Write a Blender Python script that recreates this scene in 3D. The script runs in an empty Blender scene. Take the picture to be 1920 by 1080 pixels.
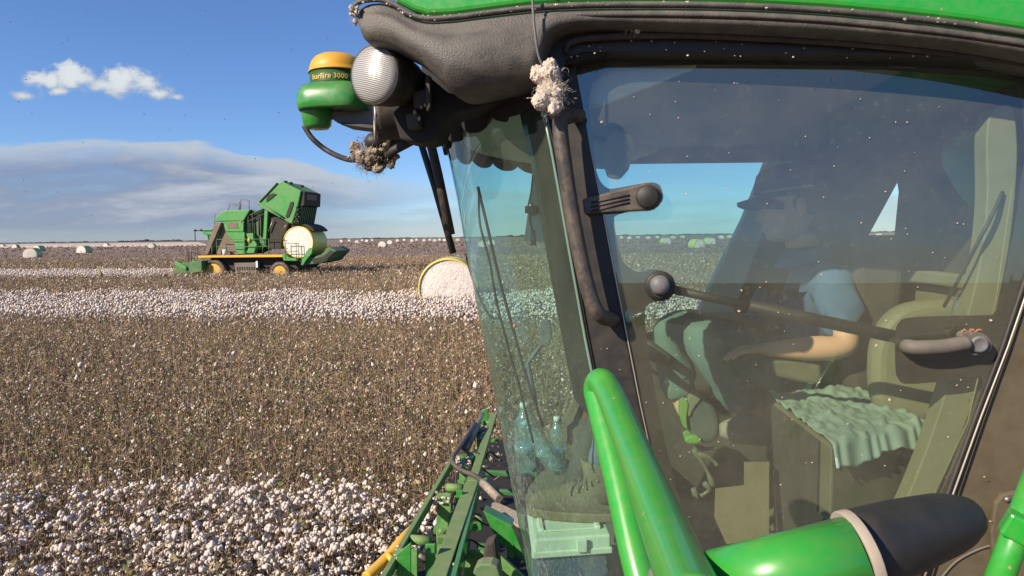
import bpy, bmesh, math, random
import numpy as np
from mathutils import Vector, Matrix
random.seed(7); rng = np.random.default_rng(11)
sc = bpy.context.scene
R = math.radians
# ------------------------------------------------------------------ camera
CAM = Vector((0, 0, 3.2)); FPX = 1250.0
PITCH = math.atan(97 / FPX); ROLL = math.atan(0.0125)
fw = Vector((0, math.cos(PITCH), -math.sin(PITCH)))
up0 = Vector((0, math.sin(PITCH), math.cos(PITCH))); rt0 = Vector((1, 0, 0))
rt = rt0 * math.cos(ROLL) - up0 * math.sin(ROLL)
upv = up0 * math.cos(ROLL) + rt0 * math.sin(ROLL)
cd = bpy.data.cameras.new('camera'); cam = bpy.data.objects.new('camera', cd); sc.collection.objects.link(cam)
m = Matrix((rt, upv, -fw)).transposed().to_4x4(); m.translation = CAM
cam.matrix_world = m
cd.sensor_width = 36; cd.lens = 36 * FPX / 1920; cd.clip_start = 0.02; cd.clip_end = 20000
sc.camera = cam
# ------------------------------------------------------------------ sun, sky, exposure
EL = R(30.5); SD = Vector((-0.785, -0.62, 0)).normalized() * math.cos(EL) + Vector((0, 0, math.sin(EL)))
sl = bpy.data.lights.new('sun', 'SUN'); so = bpy.data.objects.new('sun', sl); sc.collection.objects.link(so)
sl.energy = 5.0; sl.angle = R(0.5); sl.color = (1.0, 0.84, 0.66)
so.rotation_euler = SD.to_track_quat('Z', 'Y').to_euler(); so.location = (0, 0, 30)
sc.view_settings.view_transform = 'Standard'; sc.view_settings.look = 'None'
sc.view_settings.gamma = 1; sc.view_settings.exposure = 0.60
world = bpy.data.worlds.new('World'); sc.world = world; world.use_nodes = True
wt = world.node_tree; wt.nodes.clear()

class G:
    """tiny node-graph helper"""
    def __init__(s, t): s.t = t
    def n(s, typ, **kw):
        nd = s.t.nodes.new(typ)
        for k, v in kw.items(): setattr(nd, k, v)
        return nd
    def l(s, a, b): s.t.links.new(a, b)
    def put(s, sock, v):
        if isinstance(v, bpy.types.NodeSocket): s.l(v, sock)
        else: sock.default_value = v
    def m(s, op, a, b=None, c=None, clamp=False):
        nd = s.n('ShaderNodeMath', operation=op); nd.use_clamp = clamp
        s.put(nd.inputs[0], a)
        if b is not None: s.put(nd.inputs[1], b)
        if c is not None: s.put(nd.inputs[2], c)
        return nd.outputs[0]
    def mix(s, f, a, b, typ='MIX'):
        nd = s.n('ShaderNodeMix', data_type='RGBA', blend_type=typ)
        s.put(nd.inputs[0], f); s.put(nd.inputs[6], a); s.put(nd.inputs[7], b)
        return nd.outputs[2]
    def noise(s, vec, scale, detail=4, rough=0.55, dist=0.0):
        nd = s.n('ShaderNodeTexNoise'); nd.inputs['Scale'].default_value = scale
        nd.inputs['Detail'].default_value = detail; nd.inputs['Roughness'].default_value = rough
        nd.inputs['Distortion'].default_value = dist
        if vec is not None: s.l(vec, nd.inputs['Vector'])
        return nd.outputs[0]
    def ss(s, x, a, b):
        nd = s.n('ShaderNodeMapRange', interpolation_type='SMOOTHSTEP')
        s.put(nd.inputs[0], x); nd.inputs[1].default_value = a; nd.inputs[2].default_value = b
        return nd.outputs[0]

g = G(wt)
sky = g.n('ShaderNodeTexSky', sky_type='NISHITA'); sky.sun_disc = False
sky.sun_elevation = EL; sky.sun_rotation = math.atan2(SD.x, SD.y)
sky.altitude = 200; sky.air_density = 1.0; sky.dust_density = 0.15; sky.ozone_density = 4.0
tc = g.n('ShaderNodeTexCoord'); sx = g.n('ShaderNodeSeparateXYZ'); g.l(tc.outputs['Generated'], sx.inputs[0])
ay = g.m('MAXIMUM', g.m('ABSOLUTE', sx.outputs[1]), 0.02)
T = g.m('DIVIDE', sx.outputs[0], ay); Vv = g.m('DIVIDE', sx.outputs[2], ay)
cv = g.n('ShaderNodeCombineXYZ'); g.l(T, cv.inputs[0]); g.l(Vv, cv.inputs[1]); g.l(sx.outputs[1], cv.inputs[2])
# low stratus bank: ragged upper edge that drops to the right
ramp = g.n('ShaderNodeValToRGB'); cr = ramp.color_ramp; cr.interpolation = 'EASE'
pts_r = [(0.0, .144), (.2, .150), (.34, .146), (.46, .118), (.60, .088), (.80, .066), (1.0, .055)]
while len(cr.elements) < len(pts_r): cr.elements.new(0.5)
for e, (p, v) in zip(cr.elements, pts_r): e.position = p; e.color = (v * 5, v * 5, v * 5, 1)
g.l(g.m('ADD', T, 0.8, clamp=False), ramp.inputs[0])
map1 = g.n('ShaderNodeMapping'); map1.inputs['Scale'].default_value = (3.0, 16.0, 1); g.l(cv.outputs[0], map1.inputs[0])
n1 = g.noise(map1.outputs[0], 2.2, 7, 0.6); n2 = g.noise(map1.outputs[0], 1.0, 6, 0.6, 0.4)
top = g.m('ADD', g.m('MULTIPLY', ramp.outputs[0], 0.2), g.m('MULTIPLY', g.m('SUBTRACT', n1, 0.5), 0.034))
edge = g.m('SUBTRACT', top, Vv)
bank = g.ss(edge, -0.001, 0.006)
thin = g.ss(T, -0.12, -0.34)                       # the bank thins out to the right
bank = g.m('MULTIPLY', bank, g.m('ADD', g.m('MULTIPLY', thin, 0.60), g.m('MULTIPLY', g.ss(n2, 0.32, 0.62), 0.55), clamp=True), clamp=True)
lowfade = g.ss(Vv, 0.0, 0.03)
bank = g.m('MULTIPLY', bank, g.m('ADD', g.m('MULTIPLY', lowfade, 0.35), 0.62))
shade = g.m('MULTIPLY', g.ss(edge, 0.0, 0.045), g.ss(n2, 0.66, 0.40))
cbank = g.mix(shade, (5.3, 5.9, 6.7, 1), (2.2, 2.65, 4.1, 1))
# small cumulus
map2 = g.n('ShaderNodeMapping'); map2.inputs['Scale'].default_value = (8, 10, 1); g.l(cv.outputs[0], map2.inputs[0])
n3 = g.noise(map2.outputs[0], 3.0, 8, 0.58, 0.3)
def ray_tv(px, py):
    d = fw * FPX + rt * (px - 960) + upv * (540 - py); return d.x / d.y, d.z / d.y
blob = None; lo = None
for px, py, a, b in [(95, 152, 34, 18), (160, 148, 44, 20), (66, 146, 34, 24), (135, 142, 44, 32), (185, 158, 40, 26), (225, 152, 46, 32), (272, 158, 40, 26), (300, 176, 34, 14), (332, 182, 22, 8), (45, 181, 32, 11), (110, 172, 22, 9)]:
    t0, v0 = ray_tv(px, py)
    dx = g.m('DIVIDE', g.m('SUBTRACT', T, t0), a / FPX); dy = g.m('DIVIDE', g.m('SUBTRACT', Vv, v0), b / FPX)
    q = g.m('SUBTRACT', 1.0, g.m('SQRT', g.m('ADD', g.m('MULTIPLY', dx, dx), g.m('MULTIPLY', dy, dy))))
    blob = q if blob is None else g.m('SMOOTH_MAX', blob, q, 0.5)
cu = g.m('ADD', blob, g.m('MULTIPLY', g.m('SUBTRACT', n3, 0.52), 2.6))
cmask = g.m('MULTIPLY', g.ss(cu, 0.02, 0.60), g.ss(sx.outputs[1], 0.0, 0.05))
ccu = g.mix(g.ss(g.m('ADD', cu, g.m('MULTIPLY', g.m('SUBTRACT', Vv, 0.235), 9.0)), 0.1, 0.9), (4.8, 5.4, 6.4, 1), (8.0, 8.4, 8.4, 1))
skyc = g.mix(1.0, sky.outputs[0], (1.0, 1.19, 1.54, 1), 'MULTIPLY')
c1 = g.mix(bank, skyc, cbank); c2 = g.mix(g.m('MULTIPLY', cmask, 0.92), c1, ccu)
bg = g.n('ShaderNodeBackground'); g.l(c2, bg.inputs[0]); bg.inputs[1].default_value = 0.064
wo = g.n('ShaderNodeOutputWorld'); g.l(bg.outputs[0], wo.inputs[0])
# ------------------------------------------------------------------ frames
TH = R(9)
L = Vector((math.sin(TH), math.cos(TH), 0))         # away from the door, across the rows
U = Vector((math.cos(TH), -math.sin(TH), 0))        # towards the machine's rear
P0 = Vector((0, 1.5, 0))
def ray(px, py): return fw * FPX + rt * (px - 960) + upv * (540 - py)
def V(u, w, z): return P0 + U * u + L * w + Vector((0, 0, z))
def pl(px, py, w):
    r = ray(px, py); t = (w - (CAM - P0).dot(L)) / r.dot(L); return CAM + r * t
def pu(px, py, u):
    r = ray(px, py); t = (u - (CAM - P0).dot(U)) / r.dot(U); return CAM + r * t
def pz(px, py, z):
    r = ray(px, py); t = (z - CAM.z) / r.z; return CAM + r * t
def uwz(p):
    d = p - P0; return d.dot(U), d.dot(L), p.z
# ------------------------------------------------------------------ materials
def newmat(name):
    mt = bpy.data.materials.new(name); mt.use_nodes = True; t = mt.node_tree; t.nodes.clear()
    gg = G(t); out = gg.n('ShaderNodeOutputMaterial'); return mt, gg, out
def paint(name, col, rough=0.5, metal=0.0, dust=0.25, dcol=(.30, .24, .17), var=0.12, scale=6.0, bump=0.0, bscale=60, coat=0.0, spec=0.5, attr=None, chips=0):
    mt, gg, out = newmat(name); b = gg.n('ShaderNodeBsdfPrincipled'); gg.l(b.outputs[0], out.inputs[0])
    tcx = gg.n('ShaderNodeTexCoord'); vec = tcx.outputs['Object']
    n = gg.noise(vec, scale, 6, 0.6); n2 = gg.noise(vec, scale * 5, 5, 0.65)
    c0 = (*col, 1)
    if attr:
        a = gg.n('ShaderNodeAttribute', attribute_name=attr); c0 = a.outputs['Color']
    dark = gg.mix(1.0, c0, (1 - var * 2.2,) * 3 + (1,), 'MULTIPLY'); light = gg.mix(1.0, c0, (1 + var,) * 3 + (1,), 'MULTIPLY')
    c = gg.mix(n, dark, light)
    if dust > 0:
        geo = gg.n('ShaderNodeNewGeometry'); sp = gg.n('ShaderNodeSeparateXYZ'); gg.l(geo.outputs['Normal'], sp.inputs[0])
        upf = gg.m('MULTIPLY', gg.m('MAXIMUM', sp.outputs[2], 0.0), 0.55)
        f = gg.m('MULTIPLY', gg.m('ADD', gg.ss(gg.m('ADD', n2, gg.m('MULTIPLY', n, 0.5)), 0.55, 1.0), upf), dust * 1.6, clamp=True)
        c = gg.mix(f, c, (*dcol, 1))
        gg.put(b.inputs['Roughness'], gg.m('ADD', rough, gg.m('MULTIPLY', f, 0.5), clamp=True))
    else: b.inputs['Roughness'].default_value = rough
    if chips:
        vo = gg.n('ShaderNodeTexVoronoi'); vo.inputs['Scale'].default_value = chips; gg.l(vec, vo.inputs['Vector'])
        wob_ = gg.m('ADD', vo.outputs['Distance'], gg.m('MULTIPLY', gg.m('SUBTRACT', n2, .5), .12))
        c = gg.mix(gg.m('MULTIPLY', gg.ss(wob_, .10, .06), gg.ss(n, .42, .5)), c, (.34, .26, .12, 1))
    gg.put(b.inputs['Base Color'], c); b.inputs['Metallic'].default_value = metal
    b.inputs['Coat Weight'].default_value = coat; b.inputs['Coat Roughness'].default_value = 0.12
    b.inputs['Specular IOR Level'].default_value = spec
    if bump:
        bp = gg.n('ShaderNodeBump'); bp.inputs['Strength'].default_value = bump; bp.inputs['Distance'].default_value = 0.01
        gg.l(gg.noise(vec, bscale, 4), bp.inputs['Height']); gg.l(bp.outputs[0], b.inputs['Normal'])
    return mt
def glass(name, tint, refl, dustc, dust, rough=0.0, dscale=3.0, stretch=(1, 1, 1)):
    mt, gg, out = newmat(name)
    tr = gg.n('ShaderNodeBsdfTransparent'); tr.inputs[0].default_value = (*tint, 1)
    gl = gg.n('ShaderNodeBsdfGlossy'); gl.inputs['Roughness'].default_value = rough; gl.inputs[0].default_value = (.80, .93, 1, 1)
    lw = gg.n('ShaderNodeLayerWeight'); lw.inputs[0].default_value = 0.5
    f = gg.m('ADD', gg.m('MULTIPLY', gg.m('POWER', lw.outputs['Facing'], 4.0), 0.7), refl, clamp=True)
    mx = gg.n('ShaderNodeMixShader'); gg.l(f, mx.inputs[0]); gg.l(tr.outputs[0], mx.inputs[1]); gg.l(gl.outputs[0], mx.inputs[2])
    df = gg.n('ShaderNodeBsdfDiffuse'); df.inputs[0].default_value = (*dustc, 1)
    tcx = gg.n('ShaderNodeTexCoord'); mp = gg.n('ShaderNodeMapping'); mp.inputs['Scale'].default_value = stretch
    gg.l(tcx.outputs['Object'], mp.inputs[0])
    n = gg.noise(mp.outputs[0], dscale, 8, 0.7); fine = gg.noise(mp.outputs[0], dscale * 30, 3, 0.7)
    df_f = gg.m('MULTIPLY', gg.m('ADD', gg.ss(n, 0.3, 0.75), gg.m('MULTIPLY', gg.ss(fine, 0.58, 0.75), 0.8)), dust)
    df_f = gg.m('ADD', df_f, dust * 0.45, clamp=True)
    m2 = gg.n('ShaderNodeMixShader'); gg.l(df_f, m2.inputs[0]); gg.l(mx.outputs[0], m2.inputs[1]); gg.l(df.outputs[0], m2.inputs[2])
    gg.l(m2.outputs[0], out.inputs[0]); return mt
MT = {}
MT['green'] = paint('green_paint', (.014, .24, .030), 0.32, dust=0.16, coat=0.5, dcol=(.25, .20, .12), scale=9)
MT['green_clean'] = paint('bright_green_paint', (.014, .31, .030), 0.30, dust=0.10, chips=34, dcol=(.26, .22, .08), coat=0.5, scale=14, var=.06)
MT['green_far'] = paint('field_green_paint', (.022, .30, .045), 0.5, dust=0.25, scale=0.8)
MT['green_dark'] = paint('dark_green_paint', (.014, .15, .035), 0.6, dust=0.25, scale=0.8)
MT['yellow'] = paint('yellow_paint', (.72, .42, .02), 0.5, dust=0.15)
MT['dome'] = paint('yellow_plastic', (.72, .36, .03), 0.42, dust=0.06)
MT['skirt'] = paint('roof_plastic', (.062, .060, .056), 0.48, dust=0.22, bump=0.25, bscale=260, scale=5, dcol=(.22, .19, .15))
MT['black'] = paint('black_rubber', (.016, .016, .016), 0.55, dust=0.08, dcol=(.16, .13, .09))
MT['lampblack'] = paint('lamp_black', (.022, .019, .016), 0.6, dust=0.25, dcol=(.14, .11, .08))
MT['rail'] = paint('satin_black_rail', (.050, .045, .040), 0.36, dust=0.30, dcol=(.17, .13, .09), scale=12)
MT['frit'] = paint('black_glass_border', (.020, .016, .012), 0.06, dust=0.05, dcol=(.14, .12, .08), scale=4, var=.05, spec=0.9)
MT['panel'] = paint('brown_black_panel', (.085, .068, .040), 0.5, dust=0.30, dcol=(.12, .10, .06), scale=4)
MT['handle'] = paint('dusty_handle', (.105, .095, .080), 0.6, dust=0.2, dcol=(.19, .165, .135))
MT['steel'] = paint('steel', (.35, .33, .30), 0.35, metal=0.8, dust=0.3)
MT['chrome'] = paint('bright_seal', (.55, .50, .42), 0.3, metal=0.6, dust=0.1)
MT['liner'] = paint('headliner', (.42, .42, .40), 0.9, dust=0.0, scale=20, var=.05)
MT['trimgrey'] = paint('interior_grey', (.68, .70, .62), 0.7, dust=0.05)
MT['darktrim'] = paint('interior_dark', (.050, .046, .036), 0.7, dust=0.15, dcol=(.12, .10, .07))
MT['cream'] = paint('cream_trim', (.20, .205, .12), 0.55, dust=0.1, dcol=(.3, .25, .14))
MT['olive'] = paint('olive_trim', (.13, .135, .08), 0.6, dust=0.1)
MT['mat'] = paint('floor_mat', (.060, .052, .036), 0.85, dust=0.6, dcol=(.20, .17, .12), scale=30)
MT['card'] = paint('cardboard', (.22, .165, .09), 0.85, dust=0.2)
MT['cloth'] = paint('green_cloth', (.27, .39, .32), 0.95, dust=0.05, bump=.3, bscale=400)
MT['denim'] = paint('denim', (.10, .15, .19), 0.95, dust=0.1)
MT['trouser'] = paint('work_trousers', (.12, .21, .185), 0.95, dust=0.12, bump=.3, bscale=300, dcol=(.2, .19, .13))
MT['shirt'] = paint('blue_shirt', (.085, .165, .29), 0.9, dust=0.0, scale=14)
MT['skin'] = paint('skin', (.68, .39, .25), 0.6, dust=0.0, var=.04, scale=25)
MT['hair'] = paint('dark_hair', (.02, .015, .01), 0.7, dust=0.0)
MT['cap'] = paint('navy_cap', (.03, .04, .06), 0.9, dust=0.0)
MT['capband'] = paint('cap_braid', (.30, .33, .32), 0.8, dust=0.0)
MT['sock'] = paint('ribbed_sock', (.30, .26, .18), 0.95, dust=0.1)
MT['shoe'] = paint('grey_shoe', (.07, .09, .085), 0.8, dust=0.1)
MT['lime'] = paint('lime_rubber', (.16, .34, .06), 0.6, dust=0.0)
MT['leather'] = paint('brown_boot_leather', (.115, .085, .050), 0.75, dust=0.35, dcol=(.22, .18, .11), scale=14, bump=.3, bscale=90)
MT['sole'] = paint('boot_sole', (.17, .12, .06), 0.8, dust=0.3)
MT['coolerlid'] = paint('cooler_lid_plastic', (.72, .78, .60), 0.55, dust=0.10)
MT['coolerbody'] = paint('cooler_body_plastic', (.05, .10, .17), 0.5, dust=0.2, scale=18, bump=.3, bscale=60)
MT['white'] = paint('white_plastic', (.75, .76, .74), 0.5, dust=0.05)
MT['red'] = paint('red_plastic', (.6, .04, .03), 0.5, dust=0.0)
MT['gpsgrey'] = paint('bracket_grey', (.10, .11, .13), 0.5, dust=0.2)
MT['text'] = paint('label_yellow', (.75, .48, .06), 0.5, dust=0.0, var=.03)
MT['bandgreen'] = paint('label_green', (.012, .10, .025), 0.45, dust=0.05)
MT['debris'] = paint('matted_debris', (.24, .19, .14), 1.0, dust=0.4, dcol=(.5, .42, .34), scale=30, var=.4, bump=1.0, bscale=120)
MT['lint'] = paint('cotton_lint', (.66, .58, .50), 1.0, dust=0.4, dcol=(.42, .34, .27), scale=22, bump=0.8, bscale=140)
MT['cottonface'] = paint('pressed_cotton', (.72, .66, .60), 1.0, dust=0.35, dcol=(.50, .42, .35), scale=7, bump=1.0, bscale=25)
MT['wrapyellow'] = paint('yellow_wrap', (.70, .60, .10), 0.4, dust=0.05, scale=2)
MT['wrapgreen'] = paint('pale_green_wrap', (.38, .46, .14), 0.5, dust=0.05, scale=2)
MT['wheel'] = paint('wheel_yellow', (.72, .42, .03), 0.5, dust=0.3, scale=3)
MT['tyre'] = paint('tyre_rubber', (.035, .032, .028), 0.9, dust=0.5, scale=3)
MT['brownduct'] = paint('dusty_duct', (.16, .13, .09), 0.8, dust=0.4, scale=1.5)
MT['greybox'] = paint('grey_box', (.13, .12, .10), 0.7, dust=0.3, scale=2)
MT['blackfar'] = paint('black_far', (.032, .030, .027), 0.8, dust=0.25, dcol=(.10, .08, .06), scale=2)
MT['glassfar'] = paint('far_cab_glass', (.10, .16, .15), 0.1, dust=0.1, scale=2)
MT['beamdust'] = paint('dusty_green_beam', (.05, .29, .045), 0.5, dust=0.34, dcol=(.26, .21, .13), scale=14, var=.25)
MT['trees'] = paint('far_tree_leaves', (.035, .045, .045), 0.9, dust=0.0, scale=0.02)
MT['field_col'] = paint('plant_matter', (1, 1, 1), 0.85, dust=0.0, attr='Col', var=.10, scale=9)
MT['bottle'] = glass('bottle_plastic', (.86, .95, .93), 0.16, (.55, .70, .66), 0.16, 0.05, 20)
MT['doorglass'] = glass('door_glass', (.83, .92, .83), 0.125, (.37, .37, .27), 0.095, dscale=2.2)
MT['screen'] = glass('windscreen_glass', (.68, .90, .83), 0.045, (.36, .43, .36), 0.075, dscale=5.0, stretch=(1, 1, .35))
MT['backglass'] = glass('far_window_glass', (.50, .74, .76), 0.03, (.34, .38, .28), 0.05, dscale=3)
def lens_mat():
    mt, gg, out = newmat('lamp_lens'); b = gg.n('ShaderNodeBsdfPrincipled'); gg.l(b.outputs[0], out.inputs[0])
    tcx = gg.n('ShaderNodeTexCoord'); mp = gg.n('ShaderNodeMapping'); mp.inputs['Rotation'].default_value = (0, R(-18), 0)
    gg.l(tcx.outputs['Object'], mp.inputs[0])
    w = gg.n('ShaderNodeTexWave', wave_type='BANDS', bands_direction='Z'); w.inputs['Scale'].default_value = 75; w.inputs['Distortion'].default_value = .3
    gg.l(mp.outputs[0], w.inputs[0])
    w2 = gg.n('ShaderNodeTexWave', wave_type='BANDS', bands_direction='X'); w2.inputs['Scale'].default_value = 30; gg.l(mp.outputs[0], w2.inputs[0])
    h = gg.m('ADD', w.outputs['Fac'], gg.m('MULTIPLY', w2.outputs['Fac'], 0.12))
    gg.l(gg.mix(w.outputs['Fac'], (.17, .17, .17, 1), (.50, .49, .46, 1)), b.inputs['Base Color'])
    b.inputs['Roughness'].default_value = 0.30; b.inputs['Metallic'].default_value = 0.15
    bp = gg.n('ShaderNodeBump'); bp.inputs['Strength'].default_value = 0.25; bp.inputs['Distance'].default_value = 0.002
    gg.l(h, bp.inputs['Height']); gg.l(bp.outputs[0], b.inputs['Normal']); return mt
MT['lens'] = lens_mat()
def cottonface():
    mt, gg, out = newmat('pressed_cotton'); b = gg.n('ShaderNodeBsdfPrincipled'); gg.l(b.outputs[0], out.inputs[0])
    tcx = gg.n('ShaderNodeTexCoord'); n = gg.noise(tcx.outputs['Object'], 11, 5, .7); n2 = gg.noise(tcx.outputs['Object'], 24, 2, .5)
    c = gg.mix(gg.ss(n, .3, .7), (.68, .60, .53, 1), (.84, .79, .73, 1)); c = gg.mix(gg.m('MULTIPLY', gg.ss(n2, .60, .70), .75), c, (.22, .17, .14, 1))
    gg.l(c, b.inputs['Base Color']); b.inputs['Roughness'].default_value = 1
    bp = gg.n('ShaderNodeBump'); bp.inputs['Strength'].default_value = 1; bp.inputs['Distance'].default_value = .05; gg.l(n, bp.inputs['Height']); gg.l(bp.outputs[0], b.inputs['Normal']); return mt
MT['cottonface'] = cottonface()
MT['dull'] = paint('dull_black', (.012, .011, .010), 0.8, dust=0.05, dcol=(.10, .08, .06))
MT['visor'] = paint('pale_visor', (.72, .74, .66), 0.8, dust=0.0, scale=14, var=.06)
# ------------------------------------------------------------------ object helpers
ROOTLOC = {}
def tag(o, label=None, cat=None, group=None, kind=None):
    if label: o['label'] = label
    if cat: o['category'] = cat
    if group: o['group'] = group
    if kind: o['kind'] = kind
    return o
def thing(name, loc, label, cat, group=None):
    o = bpy.data.objects.new(name, None); sc.collection.objects.link(o); o.location = loc; o.empty_display_size = 0.1
    tag(o, label, cat, group); return o
def origin_of(o):
    p = Vector(o.location)
    while o.parent: o = o.parent; p += Vector(o.location)
    return p
class MB:
    def __init__(s): s.v = []; s.f = []; s.mi = []; s.cur = 0; s.sm = []; s.smooth = False
    def add(s, vs, fs, smooth=None):
        b = len(s.v); s.v += [Vector(v) for v in vs]
        for f in fs: s.f.append([b + i for i in f]); s.mi.append(s.cur); s.sm.append(s.smooth if smooth is None else smooth)
        return s
    def loft(s, rings, closed=True, cap=True, smooth=True):
        n = len(rings[0]); vs = [p for r in rings for p in r]; fs = []
        for i in range(len(rings) - 1):
            for j in range(n if closed else n - 1):
                k = (j + 1) % n; fs.append([i * n + j, i * n + k, (i + 1) * n + k, (i + 1) * n + j])
        s.add(vs, fs, smooth)
        if cap and closed:
            b = len(s.v) - len(vs)
            s.f.append([b + j for j in range(n)][::-1]); s.f.append([b + len(vs) - n + j for j in range(n)])
            s.mi += [s.cur] * 2; s.sm += [False] * 2
        return s
    def prism(s, pts, d):                       # planar outline (3-D points) swept by vector d
        d = Vector(d); n = len(pts); a = [Vector(p) for p in pts]
        s.add(a + [p + d for p in a], [list(range(n))[::-1], list(range(n, 2 * n))] + [[i, (i + 1) % n, n + (i + 1) % n, n + i] for i in range(n)], False); return s
    def lat(s, px, w0, w1):                     # outline given where plane w0 is seen, swept across the machine
        return s.prism([pl(x, y, w0) for x, y in px], L * (w1 - w0))
    def box(s, u0, u1, w0, w1, z0, z1):
        return s.prism([V(u0, w0, z0), V(u1, w0, z0), V(u1, w0, z1), V(u0, w0, z1)], L * (w1 - w0))
    def bar(s, a, b, wd, ht, upd=Vector((0, 0, 1))):
        a = Vector(a); b = Vector(b); t = (b - a).normalized(); sd = t.cross(upd).normalized() * wd / 2; uu = sd.cross(t).normalized() * ht / 2
        q = [a - sd - uu, a + sd - uu, a + sd + uu, a - sd + uu]; return s.prism(q, b - a)
    def tube(s, pts, r, seg=12, cap=True, dome=False):
        pts = [Vector(p) for p in pts]; n = len(pts); rs = list(r) if hasattr(r, '__len__') else [r] * n
        if dome:
            for end in (0, 1):
                a, b = (pts[0], pts[1]) if end == 0 else (pts[-1], pts[-2])
                t = (a - b).normalized(); rr = rs[0] if end == 0 else rs[-1]
                add = [(a + t * rr * math.sin(x), rr * max(math.cos(x), 0.02)) for x in (0.4, 0.8, 1.15, 1.5)]
                if end == 0: pts = [p for p, _ in add[::-1]] + pts; rs = [q for _, q in add[::-1]] + rs
                else: pts = pts + [p for p, _ in add]; rs = rs + [q for _, q in add]
            n = len(pts)
        tang = [(pts[min(i + 1, n - 1)] - pts[max(i - 1, 0)]).normalized() for i in range(n)]
        x = tang[0].orthogonal().normalized(); rings = []
        for i in range(n):
            x = (x - tang[i] * x.dot(tang[i])).normalized(); y = tang[i].cross(x)
            rings.append([pts[i] + (x * math.cos(2 * math.pi * k / seg) + y * math.sin(2 * math.pi * k / seg)) * rs[i] for k in range(seg)])
        return s.loft(rings, cap=cap)
    def ell(s, c, r, ax=(Vector((1, 0, 0)), Vector((0, 1, 0)), Vector((0, 0, 1))), nu=16, nv=10, lump=0.0):
        c = Vector(c); rings = []
        for i in range(nv + 1):
            th = math.pi * (i + (0.02 if i == 0 else -0.02 if i == nv else 0)) / nv
            rings.append([c + (ax[0] * (r[0] * math.sin(th) * math.cos(2 * math.pi * k / nu)) + ax[1] * (r[1] * math.sin(th) * math.sin(2 * math.pi * k / nu)) + ax[2] * (r[2] * math.cos(th))) * (1 + random.uniform(-lump, lump)) for k in range(nu)])
        return s.loft(rings)
    def lathe(s, c, axis, prof, seg=24):        # prof: (radius, height along axis)
        axis = Vector(axis).normalized(); x = axis.orthogonal().normalized(); y = axis.cross(x); c = Vector(c)
        return s.loft([[c + axis * h + (x * math.cos(2 * math.pi * k / seg) + y * math.sin(2 * math.pi * k / seg)) * max(r, 1e-4) for k in range(seg)] for r, h in prof])
    def build(s, name, mats, parent=None, bevel=0, subs=0, solid=0, seg=2, autosm=False):
        me = bpy.data.meshes.new(name); o = bpy.data.objects.new(name, me); sc.collection.objects.link(o)
        off = Vector((0, 0, 0))
        if parent is not None: o.parent = parent; off = origin_of(parent)
        elif s.v:
            xs = [v.x for v in s.v]; ys = [v.y for v in s.v]; off = Vector(((min(xs) + max(xs)) / 2, (min(ys) + max(ys)) / 2, min(v.z for v in s.v))); o.location = off
        me.from_pydata([v - off for v in s.v], [], s.f)
        for mm in (mats if isinstance(mats, (list, tuple)) else [mats]): me.materials.append(MT[mm] if isinstance(mm, str) else mm)
        me.polygons.foreach_set('material_index', s.mi); me.polygons.foreach_set('use_smooth', s.sm)
        bm = bmesh.new(); bm.from_mesh(me); bmesh.ops.recalc_face_normals(bm, faces=bm.faces); bm.to_mesh(me); bm.free(); me.update()
        if solid: q = o.modifiers.new('s', 'SOLIDIFY'); q.thickness = solid; q.offset = 0
        if bevel:
            q = o.modifiers.new('b', 'BEVEL'); q.width = bevel; q.segments = seg; q.limit_method = 'ANGLE'; q.angle_limit = R(35); q.harden_normals = False
        if subs: q = o.modifiers.new('u', 'SUBSURF'); q.levels = subs; q.render_levels = subs
        return o
def crom(pts, n=6):
    pts = [Vector(p) for p in pts]; out = []
    for i in range(len(pts) - 1):
        a = pts[max(i - 1, 0)]; b = pts[i]; c = pts[i + 1]; d = pts[min(i + 2, len(pts) - 1)]
        for k in range(n):
            t = k / n
            out.append(0.5 * ((2 * b) + (c - a) * t + (2 * a - 5 * b + 4 * c - d) * t * t + (3 * b - a - 3 * c + d) * t ** 3))
    out.append(pts[-1]); return out
def c2(pts, n=5): return [(p.x, p.y) for p in crom([Vector((x, y, 0)) for x, y in pts], n)]
def chaikin(pts, it=2):
    for _ in range(it):
        q = []
        for i in range(len(pts)):
            a = pts[i]; b = pts[(i + 1) % len(pts)]
            q.append((a[0] * .75 + b[0] * .25, a[1] * .75 + b[1] * .25)); q.append((a[0] * .25 + b[0] * .75, a[1] * .25 + b[1] * .75))
        pts = q
    return pts
def rrect(x0, y0, x1, y1, r, n=4):
    out = []
    for cx, cy, a0 in ((x1 - r, y0 + r, -90), (x1 - r, y1 - r, 0), (x0 + r, y1 - r, 90), (x0 + r, y0 + r, 180)):
        for k in range(n + 1):
            a = R(a0 + 90 * k / n); out.append((cx + r * math.cos(a), cy + r * math.sin(a)))
    return out
def disc(cx, cy, r, n=20): return [(cx + r * math.cos(2 * math.pi * k / n), cy + r * math.sin(2 * math.pi * k / n)) for k in range(n)]
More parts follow.
